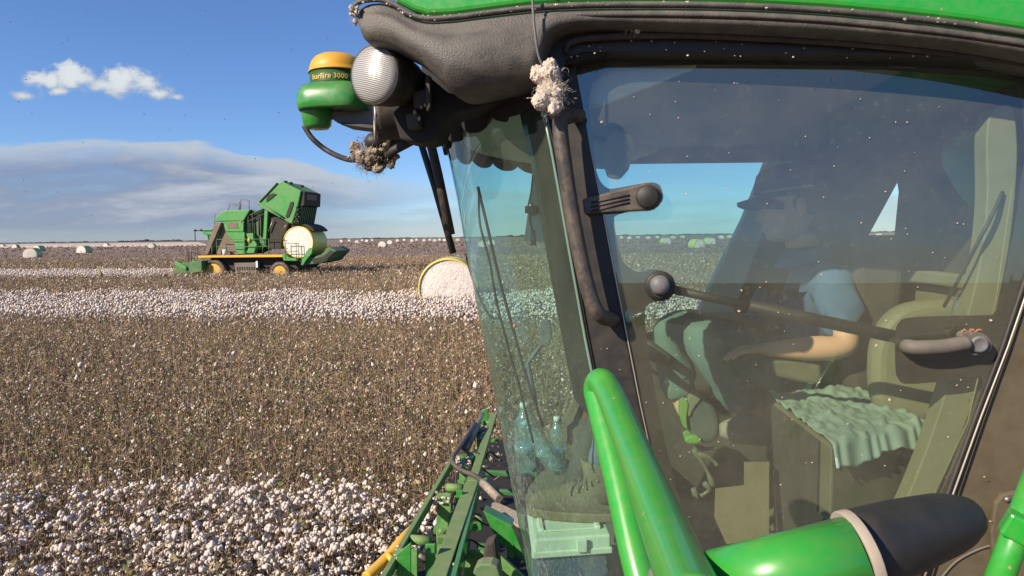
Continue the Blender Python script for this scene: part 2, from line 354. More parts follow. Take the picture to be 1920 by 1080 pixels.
# ================================================================== GROUND
def ground_mat():
    mt, gg, out = newmat('field_soil'); b = gg.n('ShaderNodeBsdfPrincipled'); gg.l(b.outputs[0], out.inputs[0])
    geo = gg.n('ShaderNodeNewGeometry'); mp = gg.n('ShaderNodeMapping'); mp.inputs['Rotation'].default_value = (0, 0, TH)
    gg.l(geo.outputs['Position'], mp.inputs[0])
    st = gg.n('ShaderNodeMapping'); st.inputs['Scale'].default_value = (.02, .3, 1); gg.l(mp.outputs[0], st.inputs[0])
    big = gg.noise(st.outputs[0], 0.35, 5, 0.6); mid = gg.noise(mp.outputs[0], 0.7, 6, 0.7); fine = gg.noise(mp.outputs[0], 9, 5, 0.75)
    c = gg.mix(fine, (.060, .042, .028, 1), (.21, .150, .115, 1))
    c = gg.mix(gg.ss(big, 0.35, 0.7), c, gg.mix(fine, (.08, .065, .045, 1), (.29, .22, .17, 1)))
    c = gg.mix(gg.m('MULTIPLY', gg.ss(mid, 0.60, 0.72), 0.4), c, (.45, .36, .29, 1))
    gg.l(c, b.inputs['Base Color']); b.inputs['Roughness'].default_value = 0.95; b.inputs['Specular IOR Level'].default_value = 0.1
    bp = gg.n('ShaderNodeBump'); bp.inputs['Strength'].default_value = 0.6; bp.inputs['Distance'].default_value = 0.08
    gg.l(fine, bp.inputs['Height']); gg.l(bp.outputs[0], b.inputs['Normal']); return mt
MT['soil'] = ground_mat()
gm = MB(); gm.add([(-7000, -3000, 0), (7000, -3000, 0), (7000, 9000, 0), (-7000, 9000, 0)], [[0, 1, 2, 3]])
tag(gm.build('ground', 'soil'), 'flat brown picked cotton field reaching the horizon', 'ground', kind='structure')

# ================================================================== PLANT SCATTER
def ico(sub):
    bm = bmesh.new(); bmesh.ops.create_icosphere(bm, subdivisions=sub, radius=1.0)
    v = np.array([x.co[:] for x in bm.verts]); f = np.array([[x.index for x in q.verts] for q in bm.faces]); bm.free(); return v, f
ICO1 = ico(1); ICO2 = ico(2)
OCT = (np.array([(1, 0, 0), (-1, 0, 0), (0, 1, 0), (0, -1, 0), (0, 0, 1), (0, 0, -1)], float), np.array([(0, 2, 4), (2, 1, 4), (1, 3, 4), (3, 0, 4), (2, 0, 5), (1, 2, 5), (3, 1, 5), (0, 3, 5)]))
def boll_template(seed):
    r_ = np.random.default_rng(seed); vs = []; fs = []; b = 0
    for k in range(4):
        v, f = ICO1; v = v * r_.uniform(.5, .68) * (1 + r_.uniform(-.12, .12, (len(v), 1)))
        a = k * math.pi / 2 + r_.uniform(-.3, .3); v = v + np.array([math.cos(a) * .48, math.sin(a) * .48, r_.uniform(-.25, .3)])
        vs.append(v); fs.append(f + b); b += len(v)
    return np.vstack(vs), np.vstack(fs)
BOLLS = [boll_template(s) for s in range(5)]
def lump_template(seed, base=ICO1, j=.28):
    r_ = np.random.default_rng(seed); v, f = base; return v * (1 + r_.uniform(-j, j, (len(v), 1))), f
LUMPS = [lump_template(s + 20) for s in range(5)]; OCTS = [lump_template(s + 40, OCT, .3) for s in range(4)]
TWIG = (np.array([(1, 0, 0), (-.5, .87, 0), (-.5, -.87, 0), (.5, 0, 1), (-.25, .43, 1), (-.25, -.43, 1)], float),
        np.array([(0, 1, 4), (0, 4, 3), (1, 2, 5), (1, 5, 4), (2, 0, 3), (2, 3, 5)]))
LEAF = (np.array([(0, 0, 0), (.5, .5, .18), (0, 1.1, 0), (-.5, .5, .18), (0, .55, -.05)], float), np.array([(0, 1, 4), (1, 2, 4), (2, 3, 4), (3, 0, 4)]))
def leaf_burr(seed):
    r_ = np.random.default_rng(seed); vs = []; fs = []; b = 0
    for k in range(4):
        a = k * math.pi / 2 + r_.uniform(-.3, .3); d = np.array([math.cos(a), math.sin(a), .5]); s_ = np.array([-math.sin(a), math.cos(a), 0]) * .35
        vs.append(np.array([d * .1, d * .6 + s_, d * 1.1 + np.array([0, 0, .15]), d * .6 - s_])); fs.append(np.array([(0, 1, 2), (0, 2, 3)]) + b); b += 4
    return np.vstack(vs), np.vstack(fs)
BURR = [leaf_burr(s) for s in range(3)]
class Scat:
    def __init__(s): s.v = []; s.f = []; s.c = []; s.sm = []; s.n = 0
    def put(s, tpl, pos, scale, col, rot=None, tilt=0.6, smooth=False):
        """place a template at every pos (N,3); scale (N,) or (N,3); col (N,3)"""
        N = len(pos)
        if N == 0: return
        tv, tf = tpl
        sc_ = np.asarray(scale, float); sc_ = sc_[:, None] * np.ones(3) if sc_.ndim == 1 else sc_
        a = rng.uniform(0, 2 * np.pi, N) if rot is None else rot
        t = rng.normal(0, tilt, N); b2 = rng.uniform(0, 2 * np.pi, N)
        ca, sa = np.cos(a), np.sin(a); Rz = np.zeros((N, 3, 3)); Rz[:, 0, 0] = ca; Rz[:, 0, 1] = -sa; Rz[:, 1, 0] = sa; Rz[:, 1, 1] = ca; Rz[:, 2, 2] = 1
        kx, ky = np.cos(b2), np.sin(b2); ct, st = np.cos(t), np.sin(t); o = 1 - ct
        Rt = np.zeros((N, 3, 3)); Rt[:, 0, 0] = ct + kx * kx * o; Rt[:, 0, 1] = kx * ky * o; Rt[:, 0, 2] = ky * st
        Rt[:, 1, 0] = kx * ky * o; Rt[:, 1, 1] = ct + ky * ky * o; Rt[:, 1, 2] = -kx * st; Rt[:, 2, 0] = -ky * st; Rt[:, 2, 1] = kx * st; Rt[:, 2, 2] = ct
        M_ = Rt @ Rz
        vv = np.einsum('nij,nkj->nki', M_, tv[None] * sc_[:, None, :]) + pos[:, None, :]
        nf = tf[None] + (np.arange(N) * len(tv))[:, None, None] + s.n
        s.v.append(vv.reshape(-1, 3).astype(np.float32)); s.f.append(nf.reshape(-1, 3).astype(np.int32))
        s.c.append(np.repeat(np.asarray(col, np.float32), len(tf), axis=0)); s.sm.append(np.full(N * len(tf), smooth)); s.n += N * len(tv)
    def build(s, name, mat):
        v = np.vstack(s.v); f = np.vstack(s.f); c = np.vstack(s.c); sm = np.concatenate(s.sm)
        me = bpy.data.meshes.new(name); me.vertices.add(len(v)); me.vertices.foreach_set('co', v.ravel())
        me.loops.add(len(f) * 3); me.loops.foreach_set('vertex_index', f.ravel()); me.polygons.add(len(f))
        me.polygons.foreach_set('loop_start', np.arange(0, len(f) * 3, 3, dtype=np.int32)); me.polygons.foreach_set('use_smooth', sm)
        me.update(calc_edges=True)
        at = me.color_attributes.new('Col', 'FLOAT_COLOR', 'CORNER')
        cc = np.ones((len(f), 3, 4), np.float32); cc[:, :, :3] = c[:, None, :]; at.data.foreach_set('color', cc.ravel())
        me.materials.append(MT[mat]); o = bpy.data.objects.new(name, me); sc.collection.objects.link(o); print(name, len(f)); return o
nL = np.array(L[:]); nU = np.array(U[:]); nP = np.array(P0[:])
def uwpos(u, w, z): return nP[None] + u[:, None] * nU + w[:, None] * nL + np.stack([np.zeros_like(z), np.zeros_like(z), z], 1)
def ulim(w, side):                                     # how far left / right the frame reaches at lateral offset w
    px = (-500 if w < 4 else -120) if side < 0 else 1560
    return uwz(pl(px, 460, w))[0]
def patch(n_m2, w0, w1, u0=None, u1=None, row=0.0, jitter=.16, far=1.0):
    """random (u,w) over a strip, density per m2, gathered into rows along the travel direction"""
    us = []; ws = []; w = w0; dw = 0.9
    while w < w1 - 1e-6:
        a = ulim(w + dw / 2, -1) if u0 is None else max(u0, ulim(w + dw / 2, -1)); b = ulim(w + dw / 2, 1) if u1 is None else min(u1, ulim(w + dw / 2, 1))
        if b > a:
            n = rng.poisson(max(b - a, 0) * dw * n_m2 * (min(1, far / (w + 1.5)) if far > 1 else 1))
            us.append(rng.uniform(a, b, n)); ws.append((w + dw / 2 + rng.normal(0, jitter, n)) if row else rng.uniform(w, w + dw, n))
        w += dw
    if not us: return np.zeros(0), np.zeros(0)
    return np.concatenate(us), np.concatenate(ws)
def cvar(base, n, v=.15, hue=.06):
    base = np.array(base); k = rng.uniform(1 - v, 1 + v, (n, 1)); return np.clip(base * k * (1 + rng.uniform(-hue, hue, (n, 3))), 0, .9)
def split(k, n): return np.array_split(rng.permutation(n), k)
WHITE = (.64, .56, .495); TAN = (.31, .235, .15); DKB = (.13, .080, .046); STEM = (.245, .18, .11); GRN = (.11, .17, .035); OLV = (.22, .19, .075)
UF = uwz(pl(338, 500, 45))[0]
# edge of a strip wanders a little
def wob(u, k=0.5): return k * (np.sin(u * 1.3) + .6 * np.sin(u * 3.1 + 1) + .5 * np.sin(u * .37 + 2))
UH = -1.2                                             # where this machine's header has reached

def open_cotton(S, w0, w1, dens, size, tpls, u0=None, u1=None, stems=0, z0=.35, z1=1.0, leaves=0, smooth=True, wobk=.25):
    pu_, pw_ = patch(dens, w0, w1, u0, u1, row=1, jitter=.20)
    # bolls hang in vertical runs: gather them round a stalk
    n = len(pu_); k = max(1, n // 9); su = rng.choice(pu_, k); si = rng.integers(0, k, n)
    anchor = rng.integers(0, n, k) if n else np.zeros(0, int)
    cu_ = np.where(rng.random(n) < .55, pu_[anchor][si] + rng.normal(0, .08, n), pu_); cw_ = np.where(rng.random(n) < .55, pw_[anchor][si] + rng.normal(0, .08, n), pw_)
    z = z0 + (z1 - z0) * rng.beta(2.2, 1.4, n) + .05 * np.sin(cu_ * 2.1)
    pos = uwpos(cu_, cw_ + wob(cu_, wobk) * (cw_ > (w0 + w1) / 2), z)
    s_ = size * rng.uniform(.45, 1.35, n)
    gap = (np.sin(cu_ * 3.7 + 2 * np.sin(cw_ * 2.9)) * np.sin(cw_ * 4.1 + np.sin(cu_ * 2.2)) < .45) | (rng.random(n) < .3)
    s_ = s_ * np.where(gap, 1, .5)
    for t, ix in zip(tpls, split(len(tpls), n)):
        S.put(t, pos[ix], np.stack([s_[ix], s_[ix], s_[ix] * rng.uniform(.8, 1.4, len(ix))], 1), cvar(WHITE, len(ix), .10, .02), tilt=.5, smooth=smooth)
    if stems:
        bu, bw = patch(stems, w0, w1, u0, u1, row=1, jitter=.17); n = len(bu); h = rng.uniform(.3, .6, n)
        S.put(TWIG, uwpos(bu, bw, rng.uniform(.15, .55, n)), np.stack([h * 0 + .0045 * (1 + .12 * w0), h * 0 + .0045 * (1 + .12 * w0), h], 1), cvar(STEM, n, .35), tilt=.55)
        bu, bw = patch(stems * 1.2, w0, w1, u0, u1, row=1, jitter=.2); n = len(bu)
        for t, ix in zip(BURR, split(3, n)): S.put(t, uwpos(bu[ix], bw[ix], rng.uniform(.3, .95, len(ix))), rng.uniform(.025, .04, len(ix)) * (1 + w0 * .03), cvar(TAN, len(ix), .4), tilt=1)
    if leaves:
        bu, bw = patch(leaves, w0, w1, u0, u1, row=1, jitter=.2); n = len(bu)
        S.put(LEAF, uwpos(bu, bw, rng.uniform(.2, .85, n)), rng.uniform(.04, .075, n) * (1 + w0 * .02), cvar(OLV, n, .4, .15), tilt=1.1)

def picked(S, w0, w1, dens, grow=1.0, u0=None, u1=None, twigs=1, cot=1.0, far=1.0, green=1.0):
    """standing stalks after the picker: twigs, empty burrs, a few leaves, left-over lint"""
    if twigs:
        bu, bw = patch(dens * .7, w0, w1, u0, u1, row=1, jitter=.16, far=far); n = len(bu); h = rng.uniform(.30, .75, n)
        th = .0042 * grow
        S.put(TWIG, uwpos(bu, bw, rng.uniform(0, .2, n)), np.stack([h * 0 + th, h * 0 + th, h], 1), cvar(STEM, n, .45, .1), tilt=.22)
        bu, bw = patch(dens * 2.9, w0, w1, u0, u1, row=1, jitter=.22, far=far); n = len(bu); h = rng.uniform(.10, .32, n) * min(grow, 1.8)
        S.put(TWIG, uwpos(bu, bw, rng.uniform(.12, .72, n)), np.stack([h * 0 + th * .7, h * 0 + th * .7, h], 1), cvar((.30, .212, .125), n, .5, .1), tilt=1.15)
    bu, bw = patch(dens * 2.3, w0, w1, u0, u1, row=1, jitter=.24, far=far); n = len(bu)
    for t, ix in zip(BURR, split(3, n)): S.put(t, uwpos(bu[ix], bw[ix], rng.uniform(.15, .86, len(ix))), rng.uniform(.018, .036, len(ix)) * grow, cvar(TAN, len(ix), .55, .10), tilt=1.2)
    bu, bw = patch(dens * 1.7 * green, w0, w1, u0, u1, row=1, jitter=.26, far=far); n = len(bu)
    keepz = 0; pat = np.sin(bu * .9 + np.sin(bw * .7) * 2) * np.cos(bw * .8 + .4 * bu) * .5 + .5; pick = rng.random(n) < .3 + .7 * pat
    bu = bu[pick]; bw = bw[pick]; n = len(bu); gmix = (rng.random(n) < .45)[:, None]
    S.put(LEAF, uwpos(bu, bw, rng.uniform(.05, .72, n)), rng.uniform(.025, .055, n) * grow, np.where(gmix, cvar(GRN, n, .4, .15), cvar(OLV, n, .4, .15)), tilt=1.1)
    bu, bw = patch(dens * .42 * cot, w0, w1, u0, u1, row=1, jitter=.22, far=far); n = len(bu)
    for t, ix in zip(OCTS, split(4, n)):
        sz = rng.uniform(.008, .019, len(ix)) * grow * np.where(rng.random(len(ix)) < .10, 1.8, 1)
        S.put(t, uwpos(bu[ix], bw[ix], rng.uniform(.15, .88, len(ix))), np.stack([sz, sz, sz * rng.uniform(.8, 2.0, len(ix))], 1), cvar((.62, .54, .47), len(ix), .2, .03), tilt=.6, smooth=True)

S = Scat()
open_cotton(S, -.2, 4.15, 275, .0255, BOLLS, u1=UH, stems=110, z0=.26, z1=.97, leaves=45)
S.put(LUMPS[0], np.zeros((0, 3)), np.zeros(0), np.zeros((0, 3)))
tag(S.build('cotton_plants', 'field_col'), 'open white cotton bolls on unpicked plants along the bottom of the picture', 'cotton plants', kind='stuff')
S = Scat()
picked(S, 4.1, 6.0, 75, 1.0, green=1.5, u1=-1.0); picked(S, 6.0, 8.2, 75, 1.0, green=1.5); picked(S, 8.2, 17.6, 50, 1.35, green=1.2)
tag(S.build('picked_stalks', 'field_col'), 'brown picked cotton stalks between the near and middle white strips', 'cotton stalks', kind='stuff')
S = Scat()
open_cotton(S, 17.4, 26.3, 62, .040, LUMPS, stems=10, z0=.45, z1=.98, wobk=.5)
tag(S.build('cotton_plants', 'field_col'), 'wide middle strip of white unpicked cotton below the distant bales', 'cotton plants', kind='stuff')
S = Scat()
picked(S, 26.3, 38, 16, 2.3, cot=1.1, green=.3); picked(S, 38, 48, 9, 3.0, u0=UF, cot=.9, green=.2); picked(S, 38, 40.5, 9, 3.0, u1=UF, green=.2); picked(S, 48, 84, 6, 3.6, cot=.6, green=.1)
tag(S.build('picked_stalks', 'field_col'), 'brown picked stalks around the distant cotton picker', 'cotton stalks', kind='stuff')
S = Scat()
open_cotton(S, 40.5, 48.5, 34, .055, OCTS, u1=UF, z0=.5, z1=.95, wobk=.5)
tag(S.build('cotton_plants', 'field_col'), 'white cotton row still standing in front of the distant picker', 'cotton plants', kind='stuff')
# far unpicked block: canopy surface of cotton beyond the picked field on the left
def far_cotton():
    mt, gg, out = newmat('far_cotton'); b = gg.n('ShaderNodeBsdfPrincipled'); gg.l(b.outputs[0], out.inputs[0])
    geo = gg.n('ShaderNodeNewGeometry'); n = gg.noise(geo.outputs['Position'], 1.2, 5, .7)
    gg.l(gg.mix(gg.ss(n, .25, .6), (.34, .28, .24, 1), (.52, .45, .41, 1)), b.inputs['Base Color']); b.inputs['Roughness'].default_value = 1; return mt
MT['farcotton'] = far_cotton()
mb = MB(); ua = uwz(pl(392, 456, 300))[0]
fa = pl(388, 460, 285); fb = pl(372, 460, 705)
mb.prism([Vector((p.x, p.y, 0)) for p in (V(-900, 285, 0), fa, fb, V(-1900, 705, 0))], (0, 0, 1.15))
tag(mb.build('cotton_plants', 'farcotton'), 'pale band of unpicked cotton far away on the left horizon', 'cotton plants', kind='stuff')
def canopy():
    mt, gg, out = newmat('stalk_canopy'); b = gg.n('ShaderNodeBsdfPrincipled'); gg.l(b.outputs[0], out.inputs[0])
    geo = gg.n('ShaderNodeNewGeometry'); n = gg.noise(geo.outputs['Position'], 1.6, 6, .75)
    st = gg.n('ShaderNodeMapping'); st.inputs['Rotation'].default_value = (0, 0, TH); st.inputs['Scale'].default_value = (.01, .08, 1); gg.l(geo.outputs['Position'], st.inputs[0]); big = gg.noise(st.outputs[0], 1, 4, .6)
    c = gg.mix(gg.ss(n, .3, .7), (.12, .082, .058, 1), (.24, .175, .13, 1)); c = gg.mix(gg.m('MULTIPLY', gg.ss(big, .4, .7), .5), c, (.27, .205, .16, 1))
    c = gg.mix(gg.m('MULTIPLY', gg.ss(n, .62, .72), .4), c, (.42, .34, .27, 1))
    gg.l(c, b.inputs['Base Color']); b.inputs['Roughness'].default_value = 1
    bp = gg.n('ShaderNodeBump'); bp.inputs['Strength'].default_value = 1; bp.inputs['Distance'].default_value = .3; gg.l(n, bp.inputs['Height']); gg.l(bp.outputs[0], b.inputs['Normal']); return mt
MT['canopy'] = canopy()
mb = MB(); mb.prism([V(-2600, 76, 0), V(900, 76, 0), V(4000, 2300, 0), V(-4800, 2300, 0)], (0, 0, .62))
tag(mb.build('picked_stalks', 'canopy'), 'far brown mass of picked cotton stalks reaching to the tree line', 'cotton stalks', kind='stuff')
# flat-field flecks of lint between the far bales
S = Scat(); n = 5200; d = 75 * (320 / 75) ** rng.random(n); px = rng.uniform(-60, 1500, n)
P_ = np.array([pl(float(a), 460, float(b))[:] for a, b in zip(px, d)]); P_[:, 2] = rng.uniform(.55, .8, n)
S.put(OCTS[0], P_[:2600], np.stack([d[:2600] * .0011] * 3, 1), cvar((.34, .27, .21), 2600, .2, .03), tilt=.3)
S.put(BURR[0], P_[2600:], np.stack([d[2600:] * .0022] * 3, 1), cvar((.15, .10, .07), 2600, .4, .05), tilt=1)
tag(S.build('lint_flecks', 'field_col'), 'loose lint and stalk flecks scattered over the far picked field', 'crop litter', kind='stuff')
# tree line on the horizon
mb = MB(); r_ = random.Random(3)
for i in range(420):
    x = -2600 + i * 10.5 + r_.uniform(-4, 4); h = r_.uniform(3.0, 6.5) * .62 * (1 + .5 * math.sin(i * .13) * math.sin(i * .031)); y = 2150 + 160 * math.sin(i * .02) + r_.uniform(-30, 30)
    if r_.random() < .06: h *= 1.6
    mb.ell((x, y, h * .45), (r_.uniform(8, 15), 9, h * .58), nu=8, nv=5, lump=.22)
tag(mb.build('treeline', 'trees'), 'thin dark line of far trees along the horizon', 'treeline', kind='stuff')

# ------------------------------------------------------------------ round cotton bales
def bale(loc, yaw, r=1.16, ln=2.35, label='', group=None, seg=40, wrap='wrapgreen'):
    t = thing('cotton_bale', loc, label, 'cotton bale', group)
    ax = Vector((math.sin(yaw), math.cos(yaw), 0)); c = Vector(loc) + Vector((0, 0, r * .96)); side = Vector((ax.y, -ax.x, 0))
    def ring(rad, h, j=0.0):
        return [c + ax * h + (side * math.cos(2 * math.pi * k / seg) + Vector((0, 0, 1)) * math.sin(2 * math.pi * k / seg) * (.97 if k > seg / 2 else 1)) * rad * (1 + random.uniform(-j, j)) for k in range(seg)]
    mb = MB(); rr = [ring(r * .02, -ln / 2 - .02)] + [ring(r * q, -ln / 2 - .03 * (1 - q) * 2 + random.uniform(-.02, .02), .012) for q in (.2, .4, .6, .78, .9, .965)]
    rr += [ring(r * .972, ln / 2), ring(r * .6, ln / 2 + .03, .01), ring(r * .02, ln / 2 + .02)]
    mb.loft(rr).build('pressed_cotton', 'cottonface', t)
    mb = MB(); mb.loft([ring(r * .945, -ln / 2 - .03), ring(r * .99, -ln / 2 - .06), ring(r * 1.012, -ln / 2 + .15), ring(r * 1.005, 0), ring(r * 1.012, ln / 2 - .15), ring(r * 1.0, ln / 2 + .03), ring(r * .93, ln / 2 + .01)], cap=False).build('plastic_wrap', wrap, t)
    return t
b0 = pl(843, 500, 25.5); B0 = bale((b0.x, b0.y, 0), R(-2), 1.2, 2.4, 'big round cotton bale with yellow wrap rim standing right behind the cab windscreen', wrap='wrapyellow')
proto = bale((0, 0, 0), R(14), label='x', group='round cotton bales left on the picked field', seg=24)
def copy_tree(o, parent=None):
    c = o.copy(); sc.collection.objects.link(c); c.parent = parent
    for ch in o.children: copy_tree(ch, c)
    return c
# (px of centre, px of base line, label)
known = [(61, 481, 'largest round bale on the left with a pale green wrap showing'), (73, 470, 'small bale just behind the largest left bale'),
         (158, 473, 'round bale second nearest on the far left field'), (200, 462, 'small pale bale in front of the far white strip left of the picker'),
         (285, 464, 'small bale closest to the left side of the distant picker'), (717, 462, 'larger white bale out on the field between the picker and the cab'),
         (731, 457, 'white bale just behind and right of the larger one in mid field'), (669, 455.0, 'small bale just right of the distant picker'),
         (1306, 463, 'nearest bale seen through the far cab window'), (1330, 457, 'bale to the right of the nearest one in the far cab window'), (1248, 456, 'small bale left of the nearest one in the far cab window'),
         (905, 462, 'bale seen through the cab windscreen above the wiper'), (921, 458, 'smaller bale right behind the one seen through the windscreen')]
first = True
def hz(px): return 455 - .0125 * px
def put_bale(px, yb, label, group='round cotton bales left on the picked field', z=.75):
    global first
    d = (CAM.z - z) * FPX / max(yb - hz(px), .5); p = ray(px, yb); p = Vector((p.x / p.y * d, d, 0.0))
    o = proto if first else copy_tree(proto)
    first = False; o.location = p; o['label'] = label; o['group'] = group; o.rotation_euler = (0, 0, R(random.uniform(14, 30)))
for px, yb, lb in known: put_bale(px, yb, lb)
r_ = random.Random(5)
for px, yb in [(640, 453), (655, 451.5), (679, 451), (688, 452.5), (698, 450.8), (745, 452), (758, 450.5), (772, 452.2), (781, 450.3), (795, 451.5), (806, 450.4), (815, 452), (824, 450.2), (833, 451.2),
               (846, 450), (858, 451), (875, 450.5), (1165, 446.3), (1180, 447.5), (1196, 446), (1215, 447), (1232, 445.5), (1262, 446.5), (1280, 445.5), (1352, 446), (1368, 445), (1385, 446), (1625, 443), (1648, 442.5), (5, 463), (30, 464)]:
    put_bale(px, yb + .4, 'tiny white bale speck close to the horizon', 'tiny far bales near the horizon')

# ------------------------------------------------------------------ distant cotton picker
W0 = 44.9
def zq(X, Y): return (320 + X / 4.909, 320 + Y / 4.909)
def fp(X, Y, w=0.0): x, y = zq(X, Y); return pl(x, y, W0) + L * w
def zs(pts): return [zq(*p) for p in pts]
MPP = 49.3 / 1250 / 4.909                               # metres per zoomed pixel on the near side
b = fp(640, 1035); base = Vector((b.x, b.y, 0))
FPK = thing('cotton_picker', base, 'green distant cotton picker with its rear chamber raised and a bale on its ramp', 'cotton picker')
def fl(name, mat, pts, w0, w1, bevel=.03, parent=None):
    mb = MB(); mb.lat(zs(pts), W0, W0 + (w1 - w0)); mb.v = [v + L * w0 for v in mb.v]; return mb.build(name, mat, parent or FPK, bevel=bevel)
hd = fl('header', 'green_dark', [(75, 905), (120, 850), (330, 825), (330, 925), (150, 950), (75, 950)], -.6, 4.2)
fl('header_arm', 'green_far', [(93, 835), (105, 825), (200, 880), (200, 908), (180, 905), (95, 860)], -.75, -.3)
fl('header_arm', 'green_far', [(93, 835), (105, 825), (200, 880), (200, 908), (180, 905), (95, 860)], 1.2, 1.6)
mb = MB()
for k in range(6):
    w = -.4 + k * .85; mb.prism([fp(30, 975, w), fp(70, 890, w), fp(110, 880, w), fp(110, 975, w)], L * .45)
mb.build('row_unit', 'green_dark', FPK, bevel=.03)
mb = MB()
for X in (145, 170, 230): mb.tube([fp(X, 870, .3), fp(X - 2, 740 if X != 230 else 700, .3)], .035, 6)
mb.build('header_post', 'blackfar', FPK)
fl('cab_roof', 'green_far', [(240, 560), (255, 552), (385, 552), (395, 575), (385, 592), (262, 590)], .6, 2.5)
cb = fl('cab', 'glassfar', [(288, 590), (395, 590), (400, 740), (325, 740), (305, 700)], .7, 2.4)
mb = MB(); mb.tube([fp(288, 590, .68), fp(318, 715, .68)], .05, 6); mb.tube([fp(370, 590, .68), fp(372, 740, .68)], .05, 6); mb.build('cab_frame', 'green_dark', cb)
mb = MB(); mb.tube([fp(165, 552, .6), fp(385, 552, .6)], .04, 6); mb.tube([fp(178, 545, .6), fp(180, 655, .6)], .035, 6)
for X, Y in ((182, 548), (235, 547), (348, 543)): mb.ell(fp(X, Y, .6), (.10, .10, .09), nu=8, nv=5)
mb.build('mirror_arm', 'blackfar', FPK)
fl('duct', 'brownduct', [(400, 480), (470, 480), (390, 700), (345, 775), (300, 775)], .1, 2.9)
fl('duct', 'greybox', [(440, 478), (468, 478), (345, 768), (318, 768)], -.05, .12, .01)
fl('engine_bay', 'brownduct', [(470, 480), (560, 560), (570, 640), (600, 775), (395, 775), (395, 690)], .3, 2.6)
bk = fl('basket', 'green_far', [(410, 468), (410, 445), (428, 415), (455, 388), (500, 365), (735, 358), (675, 460), (560, 466)], -.05, 2.8, .06)
fl('side_panel', 'green_far', [(480, 465), (672, 460), (668, 562), (505, 562)], .0, 2.6)
fl('lower_panel', 'green_far', [(505, 558), (675, 558), (682, 768), (605, 768), (572, 640), (520, 600)], .06, 2.5)
fl('panel_grille', 'brownduct', [(520, 478), (610, 475), (625, 528), (525, 530)], -.03, .05, .01)
fl('warning_plate', 'cream', [(632, 455), (662, 453), (648, 482)], -.04, .03, .0)
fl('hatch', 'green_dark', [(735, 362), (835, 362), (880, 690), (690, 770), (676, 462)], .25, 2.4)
mb = MB()
for X in (705, 745, 800, 820): mb.tube([fp(X, 400, .12), fp(X + 10, 600, .12)], .07, 6)
mb.tube([fp(700, 470, .1), fp(860, 400, .1)], .06, 6); mb.tube([fp(725, 410, .1), fp(870, 345, .1)], .07, 6); mb.build('hose_bundle', 'blackfar', FPK)
fl('engine_cover', 'green_far', [(700, 580), (765, 575), (768, 625), (800, 680), (770, 760), (700, 760), (735, 680)], -.1, .4)
mb = MB(); mb.ell(fp(732, 640, -.14), (.14, .1, .18), nu=10, nv=6); mb.build('filter_cap', 'yellow', FPK)
fl('mast', 'green_far', [(868, 370), (900, 365), (892, 520), (880, 680), (852, 682), (862, 520)], -.1, .2)
fl('mast', 'green_far', [(868, 370), (900, 365), (892, 520), (880, 680), (852, 682), (862, 520)], 2.5, 2.8)
ch = fl('chamber', 'green_far', [(818, 295), (850, 262), (1000, 112), (1040, 100), (1215, 188), (1185, 330), (1130, 492), (1098, 480), (1040, 442), (845, 342), (822, 318)], -.25, 2.75, .07)
fl('slot', 'blackfar', [(898, 260), (920, 225), (960, 210), (992, 218), (940, 262), (900, 290)], -.30, -.2, .0, ch)
fl('slot', 'blackfar', [(1075, 420), (1120, 292), (1142, 285), (1148, 305), (1105, 428), (1080, 435)], -.30, -.2, .0, ch)
mb = MB(); mb.tube([fp(865, 308, -.3), fp(1060, 435, -.3)], .07, 6); mb.tube([fp(835, 290, -.3), fp(1000, 115, -.3)], .05, 6); mb.build('edge_rail', 'green_dark', ch)
mb = MB()
for X, Y in ((1040, 100), (1088, 112), (1192, 140)): MB().prism([fp(X - 8, Y + 10, .1), fp(X + 8, Y + 10, .1), fp(X + 6, Y - 10, .1), fp(X - 6, Y - 10, .1)], L * .4).build('lifting_lug', 'blackfar', ch)
# rear gate of the raised chamber: dark frame with belts
mb = MB(); mb.prism([fp(1212, 195, -.1), fp(1240, 192, -.1), fp(1235, 320, -.1), fp(1190, 330, -.1)], L * 2.7); mb.build('rear_gate', 'blackfar', ch, bevel=.03)
mb = MB(); mb.prism([fp(1190, 330, -.05), fp(1208, 330, -.05), fp(1180, 490, -.05), fp(1140, 490, -.05)], L * 2.6); mb.build('belt_frame', 'green_dark', ch, bevel=.02)
mb = MB()
for k in range(9):
    w = .0 + k * .3; mb.tube([fp(1236, 215, w), fp(1208, 330, w), fp(1180, 488, w)], .05, 6)
mb.build('belt', 'blackfar', ch)
mb = MB(); mb.prism([fp(1236, 215, .25), fp(1242, 215, .25), fp(1238, 265, .25), fp(1232, 265, .25)], L * 1.6); mb.build('gate_label', 'brownduct', ch)
mb = MB()
for k in range(7): mb.ell(fp(1176 - k * 3 + (14 if k % 2 else 0), 340 + k * 22, -.2), (.12, .1, .12), nu=6, nv=4)
mb.build('roller_end', 'blackfar', ch)
fl('chamber_mouth', 'blackfar', [(905, 440), (950, 425), (1078, 480), (1060, 540), (1020, 620), (1010, 720), (885, 720)], .1, 2.6)
mb = MB(); mb.tube([fp(945, 455, -.05), fp(905, 560, -.05)], .045, 6); mb.tube([fp(1070, 490, -.05), fp(1040, 545, -.05)], .03, 6); mb.build('hydraulic_ram', 'steel', FPK)
